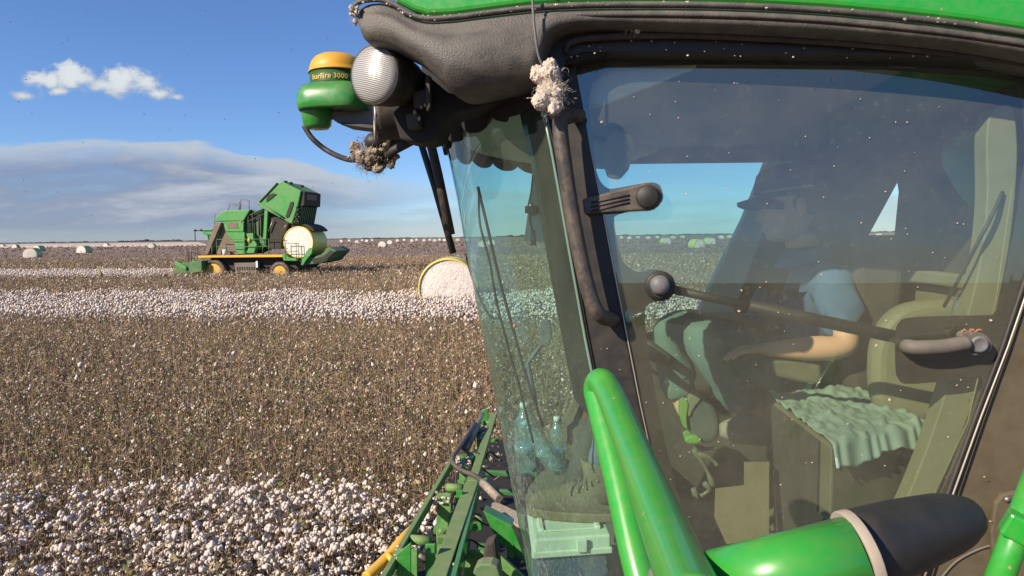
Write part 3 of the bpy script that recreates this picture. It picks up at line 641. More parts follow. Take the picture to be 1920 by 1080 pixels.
# curved black shroud hugging the top of the bale
cx, cy = 1178, 662; mb = MB(); o_ = []; i_ = []
for k in range(11):
    a = R(40 + k * 7.5); o_.append((cx + 178 * math.cos(a), cy - 178 * math.sin(a))); i_.append((cx + 160 * math.cos(a), cy - 160 * math.sin(a)))
mb.prism([fp(x, y, .1) for x, y in o_ + i_[::-1]], L * 2.4); mb.build('bale_shroud', 'blackfar', FPK, bevel=.0)
fl('platform', 'yellow', [(270, 782), (1062, 770), (1062, 794), (270, 800)], -.25, -.15, .01)
fl('deck', 'greybox', [(272, 788), (1060, 776), (1060, 790), (272, 798)], -.14, 3.0, .0)
fl('chassis', 'blackfar', [(330, 802), (1200, 800), (1240, 850), (1200, 905), (560, 905), (520, 940), (330, 930)], .55, 2.6)
gb = fl('battery_box', 'greybox', [(588, 850), (790, 845), (790, 940), (600, 940)], -.05, .5, .02)
mb = MB()
for k in range(8): X = 612 + k * 22; mb.prism([fp(X, 885, -.08), fp(X + 10, 885, -.08), fp(X + 10, 915, -.08), fp(X, 915, -.08)], L * .05)
mb.build('slot', 'blackfar', gb)
fl('marker_light', 'white', [(788, 832), (806, 832), (808, 892), (792, 892)], -.1, .0, .01)
def wheel(X, Y, rt_, rr, w):
    c = fp(X, Y, w); ty = MB(); n = 28; rt_ *= MPP; rr *= MPP
    x_, y_ = L.orthogonal().normalized(), None; y_ = L.cross(x_)
    ty.loft([[c + L * h + (x_ * math.cos(2 * math.pi * k / 36) + y_ * math.sin(2 * math.pi * k / 36)) * r for k in range(36)] for r, h in [(rr * .97, .3), (rr * .97, 0), (rt_ * .93, .02), (rt_, .08), (rt_, .5), (rt_ * .93, .56), (rr * .97, .58)]], cap=False)
    for k in range(n):
        a = 2 * math.pi * k / n; d = U * math.cos(a) + Vector((0, 0, 1)) * math.sin(a); s_ = d.cross(L) * .07
        ty.prism([c + d * rt_ * .97 - s_ + L * .03, c + d * rt_ * .97 + s_ + L * .03, c + d * rt_ * 1.06 + s_ + L * .03, c + d * rt_ * 1.06 - s_ + L * .03], L * .25 + s_ * (1 if k % 2 else -1))
    ty_o = ty.build('tyre', 'tyre', wh := thing_part('wheel', FPK)); rm = MB()
    rm.lathe(c + L * .02, L, [(rr, 0), (rr, .03), (rr * .86, .08), (rr * .5, .22), (rr * .42, .16), (rr * .15, .14), (.001, .12)], 30); rm.build('rim', 'wheel', wh)
def thing_part(name, parent):
    o = bpy.data.objects.new(name, None); sc.collection.objects.link(o); o.parent = parent; return o
wheel(395, 925, 105, 74, 0); wheel(1000, 935, 92, 64, 0); wheel(395, 925, 105, 74, 3.0); wheel(1000, 935, 92, 64, 3.0)
mb = MB()
for i in range(5):
    Y = 815 + i * 27; mb.bar(fp(262 + i * 2, Y, -.35), fp(322, Y, -.35), .05, .05)
mb.tube([fp(285, 800, -.35), fp(262, 930, -.35)], .035, 6); mb.tube([fp(325, 800, -.35), fp(318, 930, -.35)], .035, 6); mb.build('ladder', 'greybox', FPK)
mb = MB()
for X, Y0 in ((240, 700), (395, 690), (437, 640), (688, 632), (915, 630), (860, 632)): mb.tube([fp(X, Y0, -.2), fp(X, 785, -.2)], .028, 6)
for Y in (632, 700): mb.tube([fp(437, Y, -.2), fp(1060, Y - 2, -.2)], .026, 6)
mb.tube([fp(395, 400, .2), fp(390, 500, .2)], .026, 6); mb.build('railing', 'green_dark', FPK)
mb = MB()
for pts in ([(490, 372), (512, 302), (600, 296), (590, 368)], [(608, 366), (612, 265), (640, 260), (688, 274), (690, 356)], [(515, 300), (585, 318)], [(393, 420), (398, 405), (420, 402)]):
    mb.tube([fp(x, y, .5) for x, y in pts], .028, 6)
mb.tube([fp(598, 285, .5), fp(604, 365, .5)], .05, 6); mb.build('roof_railing', 'greybox', FPK)
rp = fl('rear_platform', 'green_far', [(1045, 770), (1075, 765), (1110, 800), (1185, 812), (1180, 830), (1060, 826)], -.35, .1, .02)
mb = MB()
for X in (1078, 1175, 1198): mb.tube([fp(X, 655 if X < 1100 else 668, -.35), fp(X + 4, 815, -.35)], .026, 6)
for Y in (668, 740): mb.tube([fp(1078, Y, -.35), fp(1200, Y, -.35)], .024, 6)
mb.build('platform_railing', 'green_dark', FPK)
fl('ramp_arm', 'green_far', [(1265, 745), (1295, 708), (1325, 722), (1318, 760), (1270, 820), (1235, 872), (1218, 862)], -.35, -.1, .03)
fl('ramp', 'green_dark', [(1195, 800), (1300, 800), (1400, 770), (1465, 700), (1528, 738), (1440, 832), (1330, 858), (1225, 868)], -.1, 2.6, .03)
fl('ramp_edge', 'blackfar', [(1300, 812), (1410, 790), (1475, 735), (1520, 745), (1435, 822), (1320, 850)], -.14, -.08, .0)
mb = MB(); mb.lathe(fp(507, 752, -.1) - Vector((0, 0, .22)), (0, 0, 1), [(.0, 0), (.17, 0), (.17, .40), (.15, .44), (0, .44)], 16)
tag(mb.build('drum', 'white'), 'white drum standing on the deck of the distant picker', 'drum')
bb = fp(cx, cy, 1.15); bale_o = bale((bb.x, bb.y, bb.z - 1.16 * .96), TH, 1.18, 2.35, 'round bale resting on the rear ramp of the distant picker', wrap='wrapyellow')
# bird-like scrap / post by the far white row
mb = MB(); q = pl(187, 503, 40); mb.loft([[q + Vector((a, 0, -.9)), q + Vector((a + .1, .1, -.9)), q + Vector((a * .5 - .1, 0, h))] for a, h in ((-.15, .2), (.2, .0))]); tag(mb.build('dead_stalk', 'brownduct'), 'ragged brown stalk sticking up before the far white row', 'stalk')
# ================================================================== OUR COTTON PICKER (cab in the foreground)
CP = thing('cotton_picker', V(.5, .8, 0), 'foreground cotton picker cab with dark roof skirt, glass door and green rails', 'cotton picker')
def cl(name, mat, px, w0, w1, bevel=.004, parent=None, seg=2):
    mb = MB(); mb.lat(px, w0, w1); return mb.build(name, mat, parent or CP, bevel=bevel, seg=seg)
def pd(px, py, d):
    r = ray(px, py); return CAM + r * (d / FPX)
# ---- roof
top_line = c2([(663, 24), (668, 10), (684, 2), (712, 0), (740, 8), (768, 26), (800, 35), (850, 33), (920, 24), (1000, 15), (1100, 10), (1250, 9), (1400, 12), (1550, 20), (1700, 34), (1820, 48), (1990, 74), (2200, 110)], 4)
bot_line = c2([(2200, 165), (1990, 118), (1850, 92), (1700, 74), (1550, 62), (1400, 54), (1250, 49), (1130, 46), (1072, 50), (1040, 62), (1022, 84), (1014, 115), (1008, 142)], 4) + c2([(1000, 150), (960, 158), (915, 166), (880, 174), (852, 174), (832, 160), (800, 128), (768, 104), (738, 88), (706, 80), (686, 77), (674, 68), (667, 48), (664, 32)], 4)
rf = bpy.data.objects.new('roof', None); sc.collection.objects.link(rf); rf.parent = CP
WS = -.10
# skirt: thick moulded panel whose lower bulge turns in under itself
n_top = top_line; NB = 26
def skirt_obj():
    tl = [pl(x, y, WS) for x, y in top_line]; bl = [pl(x, y, WS) for x, y in bot_line[::-1]]
    # resample both lines to the same count
    def res(P_, n):
        d = [0]
        for i in range(1, len(P_)): d.append(d[-1] + (P_[i] - P_[i - 1]).length)
        out = []
        for k in range(n):
            t = d[-1] * k / (n - 1); i = max(j for j in range(len(d)) if d[j] <= t + 1e-9); i = min(i, len(P_) - 2)
            out.append(P_[i].lerp(P_[i + 1], (t - d[i]) / max(d[i + 1] - d[i], 1e-9)))
        return out
    return tl, bl, res
tl, bl, res = skirt_obj()
# slice the skirt at shared stations along the machine so that it can be rounded in section
def at_u(P_, u):
    best = []
    for i in range(len(P_) - 1):
        a = (P_[i] - P0).dot(U); b_ = (P_[i + 1] - P0).dot(U)
        if (a - u) * (b_ - u) <= 0 and a != b_: best.append(P_[i].lerp(P_[i + 1], (u - a) / (b_ - a)).z)
    return best
umin = max((tl[0] - P0).dot(U), (bl[0] - P0).dot(U)) + .002; us = [umin + (1.35 - umin) * k / 150 for k in range(151)]
rings = []
for i, u in enumerate(us):
    zt = max(at_u(tl, u) or [3.7]); zb = min(at_u(bl, u) or [zt - .05]); h = zt - zb
    nose = min(1, (u - umin) / .05) ** .5 if u - umin < .05 else 1
    bulge = math.exp(-((u + .09) / .15) ** 2) * .035
    sec = [(.14, zt - .004), (.02, zt), (.004, zt - .006), (-.006, zt - .016), (-.002, zt - .027)]
    for q in (.3, .45, .6, .72, .82, .9, .95):
        sec.append((-.002 - bulge * math.sin(min(1, q * 1.1) * math.pi * .8) * 1.0 + max(0, q - .72) ** 2 * .35, zt - h * q))
    sec += [(.045, zb + .001), (.085, zb - .0), (.14, zb + .004)]
    rings.append([V(u, WS + .015 * (1 - nose) + w * (.7 + .3 * nose), z) for w, z in sec])
mb = MB(); mb.loft(rings, closed=False, cap=False)
o = mb.build('roof_skirt', 'skirt', rf); q = o.modifiers.new('s', 'SOLIDIFY'); q.thickness = .004; q.offset = -1
mb = MB(); mb.tube([pl(x, y + 1, WS) - L * .006 for x, y in top_line], .0055, 8); mb.build('roof_bead', 'skirt', rf)
def gcap(px, w0):
    pts = [pl(x, y, w0) for x, y in px]; mb = MB(); mb.prism(pts, L * 1.75); return mb.build('roof_cap', 'green_clean', rf, bevel=.012, seg=3)
gcap([(742, 2), (775, 20), (802, 28), (850, 26), (920, 17), (1000, 7), (1100, 2), (1250, 1), (1400, 4), (1550, 12), (1700, 26), (1820, 40), (1990, 66), (2200, 100), (2200, -200), (1800, -260), (1200, -280), (900, -200), (700, -60)], WS + .02)
# roof body behind the skirt, with the headliner as its underside
zc = 3.585
mb = MB(); mb.prism([V(-.16, WS + .1, zc + .03), V(1.4, WS + .1, zc + .03), V(1.4, WS + .1, 3.74), V(-.22, WS + .1, 3.74)], L * 1.72); mb.build('roof_body', 'lampblack', rf)
# front brow above the windscreen
def bul(w): return .40 * (1 - ((w - .8) / .8) ** 2)
edge_px = [(1012, 172), (1040, 300), (1062, 430), (1100, 640), (1128, 780), (1182, 1080)]
edge_uz = sorted([(uwz(pl(x, y, 0))[2], uwz(pl(x, y, 0))[0]) for x, y in edge_px])
def a_of(z):
    e = edge_uz
    if z <= e[0][0]: i = 0
    elif z >= e[-1][0]: i = len(e) - 2
    else: i = max(j for j in range(len(e) - 1) if e[j][0] <= z)
    t = (z - e[i][0]) / (e[i + 1][0] - e[i][0]); return e[i][1] + t * (e[i + 1][1] - e[i][1])
def ws(w, z, off=0.0): return V(a_of(z) - bul(w) - off, w, z)
mb = MB(); ring = []
for k in range(25):
    w = -.03 + 1.64 * k / 24; u0 = a_of(3.5) - bul(min(max(w, 0), 1.6))
    ring.append([V(u0 - .045, w, 3.565), V(u0 - .07, w, 3.62), V(u0 - .07, w, 3.74), V(u0 + .2, w, 3.76), V(u0 + .2, w, 3.59), V(u0 + .05, w, 3.56)])
mb.loft(ring); mb.build('roof_brow', 'dull', rf, bevel=.008)
# scalloped trim over the top of the windscreen
mb = MB(); rg = []
for k in range(161):
    w = 1.6 * k / 160; sc_ = abs(math.sin(w * math.pi / .145)) ** .55; zt = 3.58; zb = 3.50 - .034 * sc_ + .012 * (w < .1)
    rg.append([ws(w, zt, .012), ws(w, zb, .012), ws(w, zb, .004), ws(w, zt, .004)])
mb.loft(rg, smooth=False); mb.build('scalloped_trim', 'dull', CP)
# headliner
mb = MB(); out_ = [V(a_of(3.55) - bul(w) + .03, w, zc) for w in [1.6 * k / 20 for k in range(21)]] + [V(1.12, 1.6, zc), V(1.12, .0, zc)]
mb.prism(out_, (0, 0, .025)); mb.build('headliner', 'liner', CP)
mb = MB(); rg = []
for k in range(21):
    w = .05 + 1.5 * k / 20; u0 = a_of(3.5) - bul(w) + .05
    rg.append([V(u0, w, 3.60), V(u0 + .01, w, 3.50), V(u0 + .14, w, 3.49), V(u0 + .34, w, 3.56), V(u0 + .34, w, 3.60)])
mb.loft(rg); mb.build('sun_visor', 'visor', CP, bevel=.01)
# ---- windscreen
mb = MB(); rg = []
for k in range(41): rg.append([ws(1.6 * k / 40, 2.0 + 1.55 * j / 14) for j in range(15)])
mb.loft(rg, closed=False, cap=False); mb.build('windscreen', 'screen', CP)
mb = MB(); rg = []
for k in range(5): rg.append([ws(.0 + .0175 * k * (1 if j > 0 else .2), 2.76 + .79 * j / 14, -.006) for j in range(15)])
mb.loft(rg, closed=False, cap=False); mb.build('windscreen_border', 'frit', CP, solid=.002)
mb = MB(); mb.tube([ws(0, 2.0 + 1.5 * j / 14, .002) for j in range(15)], .0035, 6); mb.build('windscreen_edge', paint('glass_edge', (.16, .26, .20), .3, dust=0), CP)
# ---- front post and its grab rail
cl('front_post', 'black', [(1012, 150), (1074, 100), (1078, 120), (1108, 290), (1148, 500), (1200, 760), (1275, 1100), (1320, 1300), (1235, 1300), (1186, 1080), (1130, 780), (1103, 640), (1066, 430), (1043, 300)], .004, .09)
mb = MB(); mb.tube(crom([pl(1086, 218, .0), pl(1062, 214, -.05), pl(1050, 232, -.065), pl(1060, 320, -.065), pl(1078, 430, -.065), pl(1102, 540, -.065), pl(1122, 588, -.06), pl(1150, 600, .0)], 6), .0165, 14)
mb.build('grab_rail', 'rail', CP)
# ---- door
door = bpy.data.objects.new('door', None); sc.collection.objects.link(door); door.parent = CP
TILT = .035
def dg(px, py, off=0.0):
    p = pl(px, py, off); w = off + TILT * (p.z - 2.9); return pl(px, py, w)
def dsheet(name, mat, px, off0, off1, bevel=0.0):
    mb = MB(); a = [dg(x, y, off0) for x, y in px]; mb.prism(a, L * (off1 - off0)); return mb.build(name, mat, door, bevel=bevel)
outer = [(1068, 112), (1074, 104), (1092, 101)] + [(1700, 106), (1900, 120), (2010, 134), (1990, 330), (1926, 540), (1780, 940), (1690, 1200), (1690, 1400), (1330, 1400), (1275, 1100), (1200, 760), (1148, 500), (1108, 290)]
mb = MB(); mb.add([dg(x, y, .0) for x, y in outer], [list(range(len(outer)))]); mb.build('door_glass', 'doorglass', door)
inner = [(1118, 320), (1108, 240), (1104, 190), (1110, 158), (1128, 136), (1156, 126), (1300, 122), (1500, 122), (1700, 126), (1860, 136), (1906, 142)]
strip_t = [(1068, 112), (1074, 104), (1092, 101), (1700, 106), (1900, 120), (2010, 134)] + inner[::-1] + [(1112, 322)]
left_in = c2([(1118, 320), (1126, 340), (1140, 353), (1160, 352), (1225, 342), (1242, 360), (1234, 384), (1160, 402), (1152, 418), (1158, 455), (1166, 486), (1180, 502), (1200, 510), (1228, 504), (1252, 514), (1262, 540), (1250, 560), (1222, 568), (1210, 580), (1212, 630), (1226, 720), (1250, 840), (1290, 1000), (1330, 1150)], 4) + [(1360, 1400)]
dsheet('glass_border', 'frit', [(1068, 112), (1108, 290), (1148, 500), (1200, 760), (1275, 1100), (1330, 1400)] + left_in[::-1] + inner[1:5] + [(1128, 122), (1110, 124)] if False else [(1104, 290), (1108, 290), (1148, 500), (1200, 760), (1275, 1100), (1330, 1400)] + left_in[::-1], .003, .006)
dsheet('glass_border', 'frit', [(1068, 112), (1074, 104), (1092, 101), (1700, 106), (1900, 120), (2010, 134), (1995, 300), (1985, 350), (1940, 350)] + [(1922, 250), (1912, 160), (1890, 140)] + [(1860, 134), (1700, 126), (1500, 122), (1300, 122), (1156, 126), (1128, 136), (1110, 158), (1104, 190), (1108, 240), (1118, 320), (1104, 289)], .0032, .0062)
right_in = [(1926, 250)] + c2([(1922, 300), (1900, 440), (1876, 560), (1866, 586), (1850, 591), (1780, 592), (1705, 596), (1686, 606), (1680, 626), (1680, 690), (1686, 712), (1704, 720), (1780, 714), (1840, 708), (1832, 760), (1800, 850), (1758, 940), (1700, 1060)], 4) + [(1640, 1200), (1600, 1400)]
dsheet('glass_border', 'frit', [(1990, 330), (1926, 540), (1780, 940), (1690, 1200), (1650, 1400)] + right_in[::-1] + [(1940, 352)], .0034, .0064)
mb = MB(); mb.tube([dg(x, y, -.004) for x, y in [(1070, 118), (1109, 290), (1150, 500), (1201, 760), (1276, 1100)]], .0016, 6); mb.build('door_seal', 'chrome', door)
mb = MB(); mb.tube([dg(x, y, -.005) for x, y in crom and [(1995, 330), (1928, 540), (1890, 650), (1840, 780), (1782, 940), (1700, 1180)]], .0022, 6); mb.build('door_seal', 'chrome', door)
mb = MB(); mb.tube([dg(x, y, -.001) for x, y in [(1985, 330), (1917, 540), (1880, 650), (1830, 780), (1772, 940), (1690, 1180)]], .005, 6); mb.build('rubber_seal', 'black', door)
mb = MB()
for a, b_ in (((1898, 350), (1735, 965)), ((1912, 380), (1752, 965))):
    mb.tube([dg(a[0], a[1], .012), dg(1868 + (a[0] - 1898), 560, .012), dg(1815 + (a[0] - 1898), 790, .012), dg(b_[0], b_[1], .012)], .0015, 6)
mb.build('glass_edge', 'cream', door)
# hinge arm on the glass
hn = MB(); cx1, cy1 = 1212, 370; hp = [(1092, 374)] + [(cx1 + 29 * math.cos(R(a)), cy1 + 26 * math.sin(R(a))) for a in range(-100, 101, 20)] + [(1096, 402)]
hn.prism([dg(x, y, -.006) for x, y in hp], -L * .022); hg = hn.build('hinge', 'rail', door, bevel=.005, seg=3)
mb = MB(); mb.lathe(dg(1214, 369, -.028), -L, [(.025, 0), (.025, .006), (.021, .010), (.001, .011)], 20)
for k in range(3): mb.tube([dg(1108, 380 + k * 8, -.029), dg(1180, 366 + k * 7, -.029)], .0022, 6)
mb.build('hinge_cap', 'black', hg)
mb = MB(); mb.lathe(dg(1237, 536, -.001), -L, [(.033, 0), (.033, .012), (.026, .016), (.026, .020)], 24); pv = mb.build('strut_pivot', 'black', door, bevel=.002)
mb = MB(); mb.lathe(dg(1237, 534, -.02), -L, [(.021, 0), (.021, .010), (.017, .016), (.008, .020), (.001, .021)], 20); mb.build('pivot_cap', 'gpsgrey', pv)
mb = MB(); a = dg(1262, 543, .03); e = dg(1700, 636, .05); mid = a.lerp(e, .33); mb.tube([a, mid], .010, 10); mb.tube([mid, a.lerp(e, .335), e], [.010, .014, .014], 12); mb.build('gas_strut', 'black', door)
# outer handle
hh = MB(); hh.tube(crom([dg(1703, 650, -.002), dg(1704, 650, -.028), dg(1722, 652, -.040), dg(1770, 650, -.042), dg(1815, 642, -.040)], 5), [.0155] * 4 + [.0150] * 17, 14)
ho = hh.build('door_handle', 'handle', door)
mb = MB(); mb.prism([dg(x, y, -.012) for x, y in chaikin([(1788, 628), (1800, 617), (1830, 620), (1848, 632), (1850, 652), (1838, 662), (1808, 664), (1802, 650)], 2)], -L * .022); mb.build('handle_end', 'handle', ho, bevel=.003)
mb = MB(); mb.lathe(dg(1834, 645, -.034), -L, [(.017, 0), (.017, .007), (.013, .010), (.011, .008), (.001, .008)], 18); mb.build('push_button', 'gpsgrey', ho)
mb = MB()
r_ = random.Random(9)
for _ in range(26): q = dg(1800 + r_.uniform(0, 40), 622 + r_.uniform(-4, 5), -.03 - r_.uniform(0, .004)); mb.ell(q, (.0025, .0025, .002), nu=6, nv=4, lump=.3)
mb.build('dust_pile', paint('rust_dust', (.35, .17, .08), .9, dust=0), ho)
# chaff stuck on the door glass
mb = MB()
for _ in range(150):
    x = r_.uniform(1110, 1900); y = r_.uniform(140, 1000); s_ = r_.uniform(.0006, .0017) * (1.8 if r_.random() < .12 else 1); q = dg(x, y, -.003); a = r_.uniform(0, 3)
    e1 = U * math.cos(a) + Vector((0, 0, math.sin(a))); e2 = e1.cross(L); mb.prism([q + e1 * s_ * 1.4, q + e2 * s_, q - e1 * s_ * 1.2, q - e2 * s_ * .9], -L * .0006)
o = mb.build('stuck_chaff', paint('chaff', (.55, .42, .30), .9, dust=0), door); o['kind'] = 'stuff'
# header above the door, set back under the skirt
cl('door_header', 'black', [(1010, 100), (1030, 60), (1080, 40), (1250, 36), (1550, 46), (1850, 78), (2200, 120), (2200, 170), (2010, 132), (1900, 117), (1700, 103), (1090, 98), (1060, 110), (1056, 150), (1014, 172)], -.035, .09)
mb = MB(); mb.tube([pl(x, y, -.05) for x, y in c2([(1060, 100), (1085, 74), (1250, 66), (1400, 70), (1550, 78), (1700, 90), (1850, 108), (2000, 130)], 4)], .007, 8); mb.build('drip_rail', 'lampblack', CP)
# body side behind and below the door
cl('side_panel', 'panel', [(1929, 540), (2300, 540), (2300, 1500), (1600, 1500), (1700, 1180), (1782, 945)], .012, .07)
cl('side_panel', 'panel', [(1996, 330), (2300, 330), (2300, 538), (1930, 538)], .012, .07)
cl('access_cover', 'panel', [(1868, 1100), (1858, 1000), (1866, 945), (1880, 928), (1905, 922), (2000, 915), (2100, 915), (2100, 1200), (1868, 1200)], -.004, .011, .004)
mb = MB(); mb.lathe(pl(1888, 936, -.006), -L, [(.006, 0), (.006, .003), (.001, .005)], 10); mb.build('screw', 'steel', CP)
mb = MB(); mb.tube([pl(x, y, .008) for x, y in c2([(1760, 1090), (1790, 1055), (1830, 1032), (1870, 1020), (1900, 1018)], 5)], .0025, 6); mb.build('panel_ridge', 'handle', CP)
# ---- interior shell
zf = 1.98
mb = MB(); mb.prism([V(a_of(2.0) - bul(w), w, zf) for w in [1.6 * k / 12 for k in range(13)]] + [V(1.12, 1.6, zf), V(1.12, 0, zf)], (0, 0, -.06)); mb.build('cab_floor', 'mat', CP)
def fw_(name, mat, px, w=1.6, t=.05, bevel=.004): return cl(name, mat, px, w, w + t, bevel)
fw_('far_side_rail', 'darktrim', [(1120, 306), (1990, 296), (1990, 120), (1100, 120)], 1.6, .06)
fw_('far_pillar', 'trimgrey', [(1436, 300), (1502, 300), (1440, 420), (1392, 545), (1375, 590), (1305, 590), (1342, 510), (1392, 410)], 1.55, .06, .01)
fw_('far_wall', 'darktrim', [(1502, 300), (1560, 300), (1560, 700), (1370, 620), (1392, 545), (1440, 420)], 1.6)
fw_('far_wall', 'darktrim', [(1120, 640), (1390, 600), (1604, 600), (1760, 600), (1760, 1100), (1120, 1100)], 1.602)
mb = MB(); mb.add([pl(x, y, 1.64) for x, y in [(1100, 296), (1520, 296), (1520, 700), (1130, 700)]], [[0, 1, 2, 3]]); mb.build('far_window', 'backglass', CP)
def rp_(name, mat, px, u=1.13, t=.05, bevel=.004, dirn=1):
    mb = MB(); mb.prism([pu(x, y, u) for x, y in px], U * t * dirn); return mb.build(name, mat, CP, bevel=bevel)
rp_('rear_wall', 'darktrim', [(1500, 250), (1662, 230), (1662, 328), (1604, 440), (1604, 720), (1500, 720)])
rp_('rear_wall', 'darktrim', [(1663, 230), (1935, 150), (1935, 530), (1605, 530), (1605, 441), (1676, 441), (1684, 360), (1681, 340), (1663, 328)], 1.131)
rp_('rear_wall', 'olive', [(1604, 470), (1680, 470), (1700, 505), (1860, 520), (2000, 520), (2000, 1200), (1480, 1200), (1480, 690), (1604, 700)], 1.132)
rp_('green_housing', 'green', chaikin([(1770, 260), (1850, 240), (1860, 330), (1830, 400), (1790, 360), (1760, 300)], 1), 1.10, .02, .004)
rp_('rear_shelf', 'cream', [(1694, 506), (1760, 508), (1870, 520), (1870, 548), (1760, 532), (1690, 526)], 1.10, .035, .006, -1)
rp_('rear_cupboard', 'cream', [(1690, 528), (1870, 550), (1866, 700), (1690, 690)], 1.12, .02, .006, -1)
MT['rearg'] = MT['dull']
# engine housing seen through the rear glass
mb = MB(); mb.prism([V(1.5, .15, 1.9), V(2.6, .15, 1.9), V(2.6, .15, 3.75), V(1.7, .15, 3.75), V(1.55, .15, 3.45)], L * .62); mb.build('basket_side', 'green', CP, bevel=.03)
mb = MB(); mb.prism([V(1.5, .05, 1.5), V(6, .05, 1.5), V(6, .05, 3.2), V(1.5, .05, 3.0)], L * 1.6); mb.build('engine_housing', 'olive', CP, bevel=.03)
cl('rear_post', 'cream', c2([(1886, 196), (1902, 206), (1908, 300), (1896, 440), (1872, 570), (1836, 720), (1790, 850), (1752, 935), (1700, 1060), (1640, 1060), (1700, 935), (1752, 800), (1800, 640), (1836, 500), (1850, 380), (1850, 250), (1862, 206), (1884, 196)], 4), .05, .10, .008)
mb = MB(); mb.tube(crom([pl(1880, 360, .045), pl(1862, 400, .03), pl(1836, 450, .03), pl(1805, 510, .06), pl(1770, 575, .1)], 5), .004, 8); mb.build('cable', 'black', CP)
# seats
def seat():
    mb = MB(); mb.prism([pl(x, y, .55) for x, y in chaikin([(1600, 470), (1640, 445), (1685, 462), (1705, 500), (1690, 600), (1670, 730), (1600, 760), (1580, 700), (1600, 600)], 2)], L * .46); a = mb.build('seat_back', 'darktrim', CP, bevel=.03, seg=3)
    mb = MB(); mb.prism([pl(x, y, .55) for x, y in chaikin([(1478, 752), (1500, 738), (1640, 735), (1660, 790), (1620, 830), (1500, 830), (1480, 805)], 2)], L * .46); mb.build('seat_cushion', 'darktrim', CP, bevel=.03, seg=3)
    mb = MB(); mb.prism([pl(x, y, .75) for x, y in [(1500, 830), (1610, 830), (1630, 1000), (1480, 1000)]], L * .3); mb.build('seat_base', 'darktrim', CP, bevel=.02)
    mb = MB(); mb.prism([pl(x, y, .50) for x, y in chaikin([(1434, 672), (1540, 672), (1545, 722), (1520, 722), (1440, 706), (1432, 690)], 1)], L * .08); mb.build('armrest', 'olive', CP, bevel=.015, seg=3)
seat()
cl('side_console', 'cream', chaikin([(1636, 720), (1640, 640), (1672, 585), (1730, 562), (1860, 562), (1850, 660), (1800, 760), (1745, 800), (1690, 800), (1645, 770)], 2), .30, .37, .03, seg=4)
# steering wheel and column, dash panel, controls
cwh = V(.26, .80, 2.86); axw = Vector((-.55, 0, .83)); axw = (U * .5 + Vector((0, 0, .87))).normalized(); xw = L; yw = axw.cross(xw).normalized()
mb = MB(); mb.tube([cwh + (xw * math.cos(R(a)) + yw * math.sin(R(a))) * .17 for a in range(0, 361, 12)], .014, 10, cap=False); mb.ell(cwh - axw * .02, (.05, .05, .04), nu=10, nv=6)
for a in (20, 160, 270): mb.tube([cwh, cwh + (xw * math.cos(R(a)) + yw * math.sin(R(a))) * .17], .009, 6)
mb.build('steering_wheel', 'black', CP)
mb = MB(); mb.tube([cwh - axw * .02, V(.10, .8, 2.35), V(.02, .8, 2.0)], [.035, .05, .07], 10); mb.build('steering_column', 'darktrim', CP)
cl('dash_panel', 'mat', [(1098, 700), (1118, 690), (1150, 700), (1210, 880), (1180, 900), (1060, 862), (1056, 790)], .92, 1.0, .006)
cl('dash_panel_edge', 'leather', [(1098, 700), (1118, 690), (1074, 792), (1064, 800), (1064, 830), (1056, 830), (1056, 790)], .90, .918, .003)
cl('warning_sticker', 'red', [(1094, 778), (1112, 768), (1112, 792), (1096, 796)], .885, .89, .0)
# monitor and its post inside the windscreen
cl('monitor_post', 'trimgrey', [(1005, 296), (1022, 300), (1040, 390), (1030, 455), (982, 452), (992, 380)], .62, .66, .004)
mb = MB(); mb.prism([pl(x, y, .60) for x, y in [(984, 386), (1030, 386), (1032, 398), (984, 400)]], L * .05); mb.build('monitor_bracket', 'black', CP, bevel=.003)
mb = MB(); mb.tube(crom([pl(x, y, .58) for x, y in [(1000, 320), (996, 360), (990, 395), (1004, 402), (1016, 380), (1012, 350)]], 5), .003, 6)
mb.tube(crom([pl(x, y, .58) for x, y in [(998, 380), (994, 410), (998, 434), (1000, 458)]], 5), .0035, 6); mb.build('cable', 'black', CP)
mb = MB(); mb.tube([pl(999, 432, .575), pl(1000, 460, .575)], [.007, .010], 8); mb.build('plug', 'steel', CP)
cl('corner_display', 'trimgrey', chaikin([(1138, 236), (1200, 250), (1172, 338), (1128, 330)], 1), .95, 1.0, .01)
# wipers
mb = MB(); f_ = lambda x, y, o=.02: (lambda p: p)(pl(x, y, .42))
mb.tube(crom([f_(896, 350), f_(915, 430), f_(938, 530), f_(960, 610), f_(985, 700), (f_(1018, 800))], 5), .0045, 6); mb.build('wiper_blade', 'black', CP)
mb = MB(); mb.tube(crom([f_(898, 360), f_(900, 420), f_(918, 490), f_(930, 560), f_(950, 640), f_(975, 730), f_(1000, 830)], 5), .0035, 6); mb.build('wiper_arm', 'black', CP)
mb = MB(); h_ = lambda x, y: pl(x, y, 1.1)
mb.tube(crom([h_(872, 475), h_(892, 540), h_(918, 592), h_(936, 596)], 5), .005, 6); mb.build('wiper_link', 'black', CP)
mb = MB(); mb.ell(pl(965, 611, .40), (.006, .006, .007), nu=8, nv=5); mb.build('marker_light', paint('orange_lens', (.8, .2, .05), .4, dust=0), CP)
# mirror seen through the screen
mb = MB(); mb.prism([pl(x, y, 1.9) for x, y in chaikin([(1010, 600), (1032, 598), (1034, 645), (1014, 652)], 1)], L * .03); mb.build('side_mirror', 'gpsgrey', CP, bevel=.004)
mb = MB(); mb.tube([pl(1020, 640, 1.92), pl(990, 680, 1.92), pl(1005, 760, 1.9)], .012, 8); mb.build('mirror_arm', 'gpsgrey', CP)
